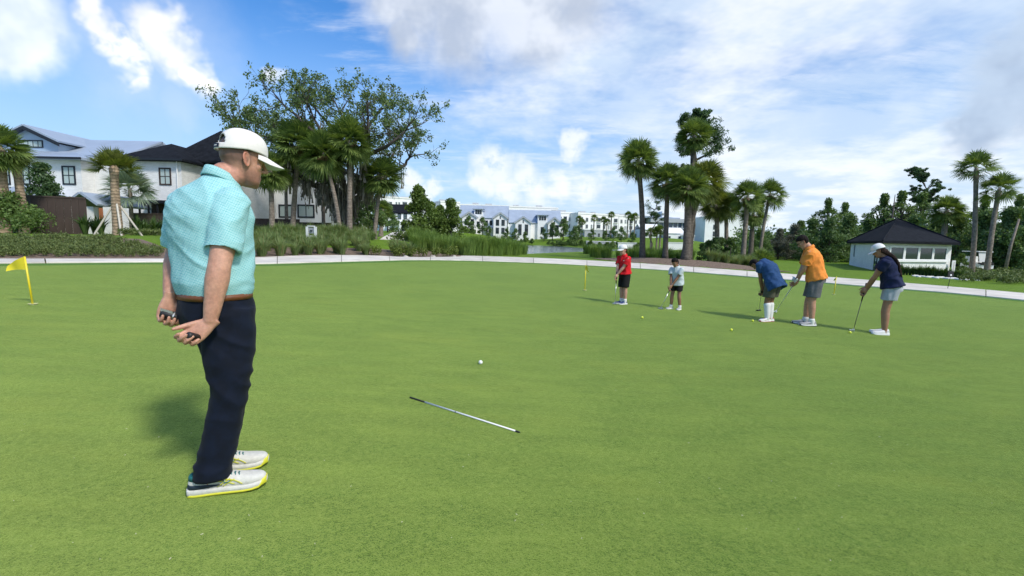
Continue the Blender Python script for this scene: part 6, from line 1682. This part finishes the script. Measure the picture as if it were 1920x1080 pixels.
    paint(me, skin_paint(hd, skin, (skin[0]*.8, skin[1]*.5, skin[2]*.5), hair or None, None, hb)); link('body', me, M_skin, T)
    # top
    b = MB(); e = -top_len; rb = round_back
    loft(b, [tr(.02+e, .085, .068), tr(e+.0, .104, .088), tr(e-.012, .114, .097), tr(e, .119, .102), tr(.06, .106, .085, 2.3, -.004-rb*.3), tr(.14, .104, .082, 2.3, -.006-rb), tr(.21, .106, .079, 2.3, -.008-rb), tr(.255, .098, .066, 2.2, -.006-rb*.6), tr(.29, .072, .050, 2.1, -.004), tr(.315, .045, .042, 2), tr(.325, .041, .040, 2)])
    for i in (0, 1):
        S, E = shs[i], El[i]; d = (E-S).normalized(); q = d.cross(Zu); q = q.normalized() if q.length > .05 else Rv; w = q.cross(d); l1 = .168*h; sl = (sh or .62)*l1
        loft(b, [ring(S-d*.035*h, q, w, .018*h, .018*h, 2, 18), ring(S-d*.015*h, q, w, .040*h, .040*h, 2, 18), ring(S+d*sl*.4, q, w, .047*h, .046*h, 2, 18), ring(S+d*sl, q, w, .049*h, .047*h, 2, 18), ring(S+d*sl, q, w, .043*h, .041*h, 2, 18), ring(S+d*sl*.8, q, w, .038*h, .037*h, 2, 18)])
    me = remesh(b, .0075 if h < 1.3 else .009, 3, 'shirt')
    fold(me, lambda p: mnoise.noise(Vector((p[0]*14+p[2]*6, p[1]*14, p[2]*7)))*.006*h + (1-abs(mnoise.noise(Vector((p[0]*9, p[1]*9+p[2]*8, p[2]*4+px))))*3)*.0060*h)
    shirt = link('shirt', me, top, T)
    if collar:
        b = MB(); rr = []; up = (Fv*math.cos(la) - Zu*math.sin(la))
        for rad_, dd in ((.038, .318), (.039, .334), (.042, .335), (.050, .312), (.047, .308), (.038, .318)): rr.append([sp(dd - .010*math.sin(2*math.pi*k/20), 0, 0) + Rv*(rad_*h*math.cos(2*math.pi*k/20)) + up*(rad_*h*math.sin(2*math.pi*k/20)) for k in range(20)])
        loft(b, rr, False); b.build('collar', top, shirt, True)
        b = MB(); c0, c1 = sp(.305, 0, .052), sp(.22, 0, .083); b.tube([c0, c1], .006*h, 6).build('placket', top, shirt)
    if logo:
        q = sp(.235, -.055, .072); MB().obox(q, Rv, Fv, .020*h, .010*h, 0, .006*h).build('chest_logo', M_white_c, shirt)
    # shorts
    b = MB(); loft(b, [tr(.035, .085, .068), tr(0, .091, .074), tr(-.04, .096, .080), tr(-.065, .085, .074)])
    for i in (0, 1):
        k = short_len; c = [hips[i].lerp(kn[i], q) for q in (0, .35*k/.62, k, k, k*.8)]; rs = []
        for cc, w_, d_ in zip(c, (.050, .050, .0495, .043, .038), (.070, .068, .066, .058, .052)): rs.append(ring(cc, Rv, Fv, w_*h*bulk, d_*h*bulk, 2.2, 20))
        loft(b, rs)
    me = remesh(b, .009, 3, 'shorts'); fold(me, lambda p: mnoise.noise(Vector((p[0]*15, p[1]*15, p[2]*6)))*.006*h); link('shorts', me, bottom, T)
    # socks and shoes
    for i in (0, 1):
        if sock: b = MB(); t1 = sock; limb(b, [ank[i]-Zu*.02*h, ank[i].lerp(kn[i], t1*.5), ank[i].lerp(kn[i], t1)], [.026*h, .029*h+.008*h*min(1, t1*2), .030*h+.012*h*min(1, t1*1.5)], 12, 4); b.build('sock', M_sock, T, True)
        ang = a + R((-10 if i == 0 else 10) + foot_turn); fd = Vector((math.cos(ang), math.sin(ang), 0)); sl = .168*h; he = ank[i]-fd*(sl*.26); ms = shoes
        shoe(T, (he.x, he.y, 0), ang, sl, ms[0], ms[1], ms[2] if len(ms) > 2 else None, ms[3] if len(ms) > 3 else ms[1], ms[4] if len(ms) > 4 else ms[0], [[(.30, .060), (.45, .050), (.62, .040)]] if len(ms) > 2 else None)
    if glove:
        i = glove[0]; b = MB(); d = (sd*.80 + Fv*.35).normalized(); s = 1 if i == 0 else -1; n = (Rv*(-s)); n = (n-d*n.dot(d)).normalized(); tt = (Fv*.4 - sd*.2 + Zu*.2); tt = (tt - d*tt.dot(d) - n*tt.dot(n)).normalized()
        hand(b, Wr[i], d, n, tt, hs*1.10, [(.7, 1.2, .9)]*4, (.85, .5, .5), .0096); me = remesh(b, .005, 1, 'glove'); link('glove', me, M_white_c, T)
    # hair
    if hair and headwear != 'none':
        b = MB(); ax = hd.ax(); n = 40; rs = []
        for z, w, f, bk in Head.PROF:
            if z < .18: continue
            fr = f if z > .78 else (-.020 if z < .55 else -.020 + (f+.020)*((z-.55)/.23)**.6); o_ = .012 if z < .9 else .016; o_ *= min(1, (z-.12)/.25)
            if headwear in ('cap', 'capl') and z > .58: o_ = -.004
            rs.append(ring(hd.P(0, (fr+bk)/2, z+(.03 if z > .9 else 0)), ax[0], ax[1], (w+o_)*hd.k, ((fr-bk)/2+o_)*hd.k, 2.3, 30))
        loft(b, rs); me = remesh(b, .005, 1, 'hair')
        fold(me, lambda p: mnoise.noise(Vector((p[0]*60, p[1]*60, p[2]*22)))*.006)
        paint(me, lambda c: np.tile(np.array(hair, np.float32), (len(c), 1))); ho = link('hair', me, M_hair, T)
        if headwear == 'long':
            pass
    if headwear in ('cap', 'capl'):
        cap(T, hd, M_white_c, None, False, .66, .012)
    if headwear == 'capl':      # long hair falling down the back
        g2 = np.random.default_rng(8); b = MB(); back = -hf
        for k in range(70):
            az = g2.uniform(-1.5, 1.5); p0 = hd.P(.072*math.sin(az), -.018-.072*math.cos(az), .34+.16*g2.random()); r_ = g2.uniform(.014, .024)
            sdv = Rv*math.sin(az); o1 = sp(.315, .030*math.sin(az), -.052-.010*g2.random()); o2 = sp(.235, .058*math.sin(az), -.078-.012*g2.random()); o3 = sp(.150-.075*g2.random(), .050*math.sin(az)+.01*g2.normal(), -.084-.012*g2.random())
            limb(b, [p0, o1, o2, o3], [r_, r_*1.1, r_, r_*.35], 7, 4)
        me = remesh(b, .006, 0, 'hair'); fold(me, lambda p: mnoise.noise(Vector((p[0]*70, p[1]*70, p[2]*12)))*.006); paint(me, lambda c: np.tile(np.array(hair, np.float32), (len(c), 1))); link('long_hair', me, M_hair, T)
    if glasses:
        b = MB()
        for sx in (-1, 1):
            b.tube([hd.P(sx*.034+.018*math.cos(q), .092-.004*abs(math.cos(q)), .53+.075*math.sin(q)) for q in np.linspace(0, 6.283, 13)], .0022, 6); b.tube([hd.P(sx*.052, .088, .55), hd.P(sx*.078, .0, .55)], .002, 6)
        b.tube([hd.P(-.016, .094, .54), hd.P(.016, .094, .54)], .002, 6); b.build('glasses', M_dk, T)
    # putter: a thing of its own
    cb = B + Vector(club); C = thing('putter', club_label, 'putter', cb); top_p = (G - cl) - sd*.075*h + Vector((0, 0, 0)); cm = club_mats or (M_steel, M_dk, M_steel)
    gl = sd*.20*h; MB().tube([top_p, top_p+gl], [.013, .010], 10).build('grip', cm[1], C, True)
    MB().tube([top_p+gl*.98, Vector((0, 0, .03))], [shaft_r, shaft_r*.8], 8).build('shaft', cm[0], C, True)
    ha = a + math.pi/2; bh = MB(); bh.box((0, 0, .016), (.115, .030, .026), ha); bh.box((math.cos(a)*.03, math.sin(a)*.03, .012), (.07, .055, .016), ha); bh.tube([(0, 0, .028), (0, 0, .055)], .006, 8); bh.build('club_head', cm[2], C)
    return T
def rel(px, py, pb, yb, lift=0.0):
    q = gp(px, py); p = gp(pb, yb); q.z += .012+lift; p.z += .012; return q-p
golfer('boy in red polo, black shorts and white cap holding a putter', 1168, 571, 1.30, 212, 5, 8, (.16, .02, .48), rel(1153, 571.5, 1168, 571), .70, -8, skin=(.50, .29, .21), top=M_red, bottom=M_blk, short_len=.92, shoes=(M_shoe_b, M_sole_w, M_sole_w, M_shoe_b, M_shoe_b), sock=.16, headwear='cap', hair=(.05, .03, .02), club_label='putter held by the boy in red', stance=.08, logo=True, top_len=-.005, foot_turn=-18, hips_back=.01, knee=.01)
golfer('smallest boy in pale polo and black shorts, bare headed', 1266, 581, 1.10, 222, 10, 30, (.15, .03, .44), rel(1239, 580.5, 1266, 581), .66, -18, skin=(.27, .145, .085), top=M_pale, bottom=M_blk, short_len=.66, shoes=(M_shoe_g, M_sole_w, M_sole_w, M_sole_w, M_shoe_g), sock=.12, headwear='hair', hair=(.012, .010, .009), club_label='putter held by the smallest boy', stance=.16, top_len=.03, club_mats=(M_steel, M_shoe_g, M_steel), bulk=1.06, feet=(.02, -.02), foot_turn=-5)
golfer('stooping boy in blue t-shirt, olive shorts and long white socks', 1441, 604, 1.46, 122, 32, 74, (.15, .05, .36), rel(1423, 584, 1441, 604), .60, 0, skin=(.24, .125, .07), top=M_bluet, collar=False, bottom=M_olive, short_len=.80, shoes=(M_shoe_wr, M_sole_w, M_redt, M_redt, M_redt), sock=.80, headwear='hair', hair=(.010, .008, .007), club_label='putter held by the stooping boy in blue', stance=.07, top_len=.09, bulk=1.10, hips_back=.03, head_drop=.055, neck_f=.055, club_mats=(M_steel, M_dk, M_dk), round_back=.018, foot_turn=62)
golfer('boy in orange polo and grey shorts, swinging his putter low', 1516, 611, 1.74, 152, 15, 40, (.155, .0, .455), rel(1455, 588, 1516, 611, .02), .78, 0, skin=(.47, .265, .175), top=M_orange, bottom=M_gshort, short_len=.86, shoes=(M_shoe_g, M_sole_w, M_dnavy, M_sole_w, M_shoe_g), sock=.10, headwear='hair', hair=(.012, .009, .008), glove=(1,), glasses=True, club_label='silver putter held by the boy in orange', stance=.09, top_len=.02, feet=(.03, -.02), club_mats=(M_rodw, M_sole_w, M_rodw), knee=.015, foot_turn=14, shaft_r=.0095)
golfer('girl in navy t-shirt, grey shorts and white cap, long dark hair', 1657, 628, 1.62, 146, 16, 30, (.20, .02, .46), rel(1600, 622, 1657, 628), .55, 0, skin=(.34, .185, .115), top=M_navyt, collar=False, bottom=M_lgrey, short_len=.60, shoes=(M_shoe_wr, M_sole_w, M_sole_w, M_sole_w, M_shoe_wr), sock=0, headwear='capl', hair=(.022, .013, .009), club_label="dark putter held by the girl", stance=.09, top_len=0.0, club_mats=(plain('dark_shaft', (.10, .10, .10), .35, .05, 20, 0, None, .6), M_dk, M_steel), knee=.02, bulk=1.04, foot_turn=18)
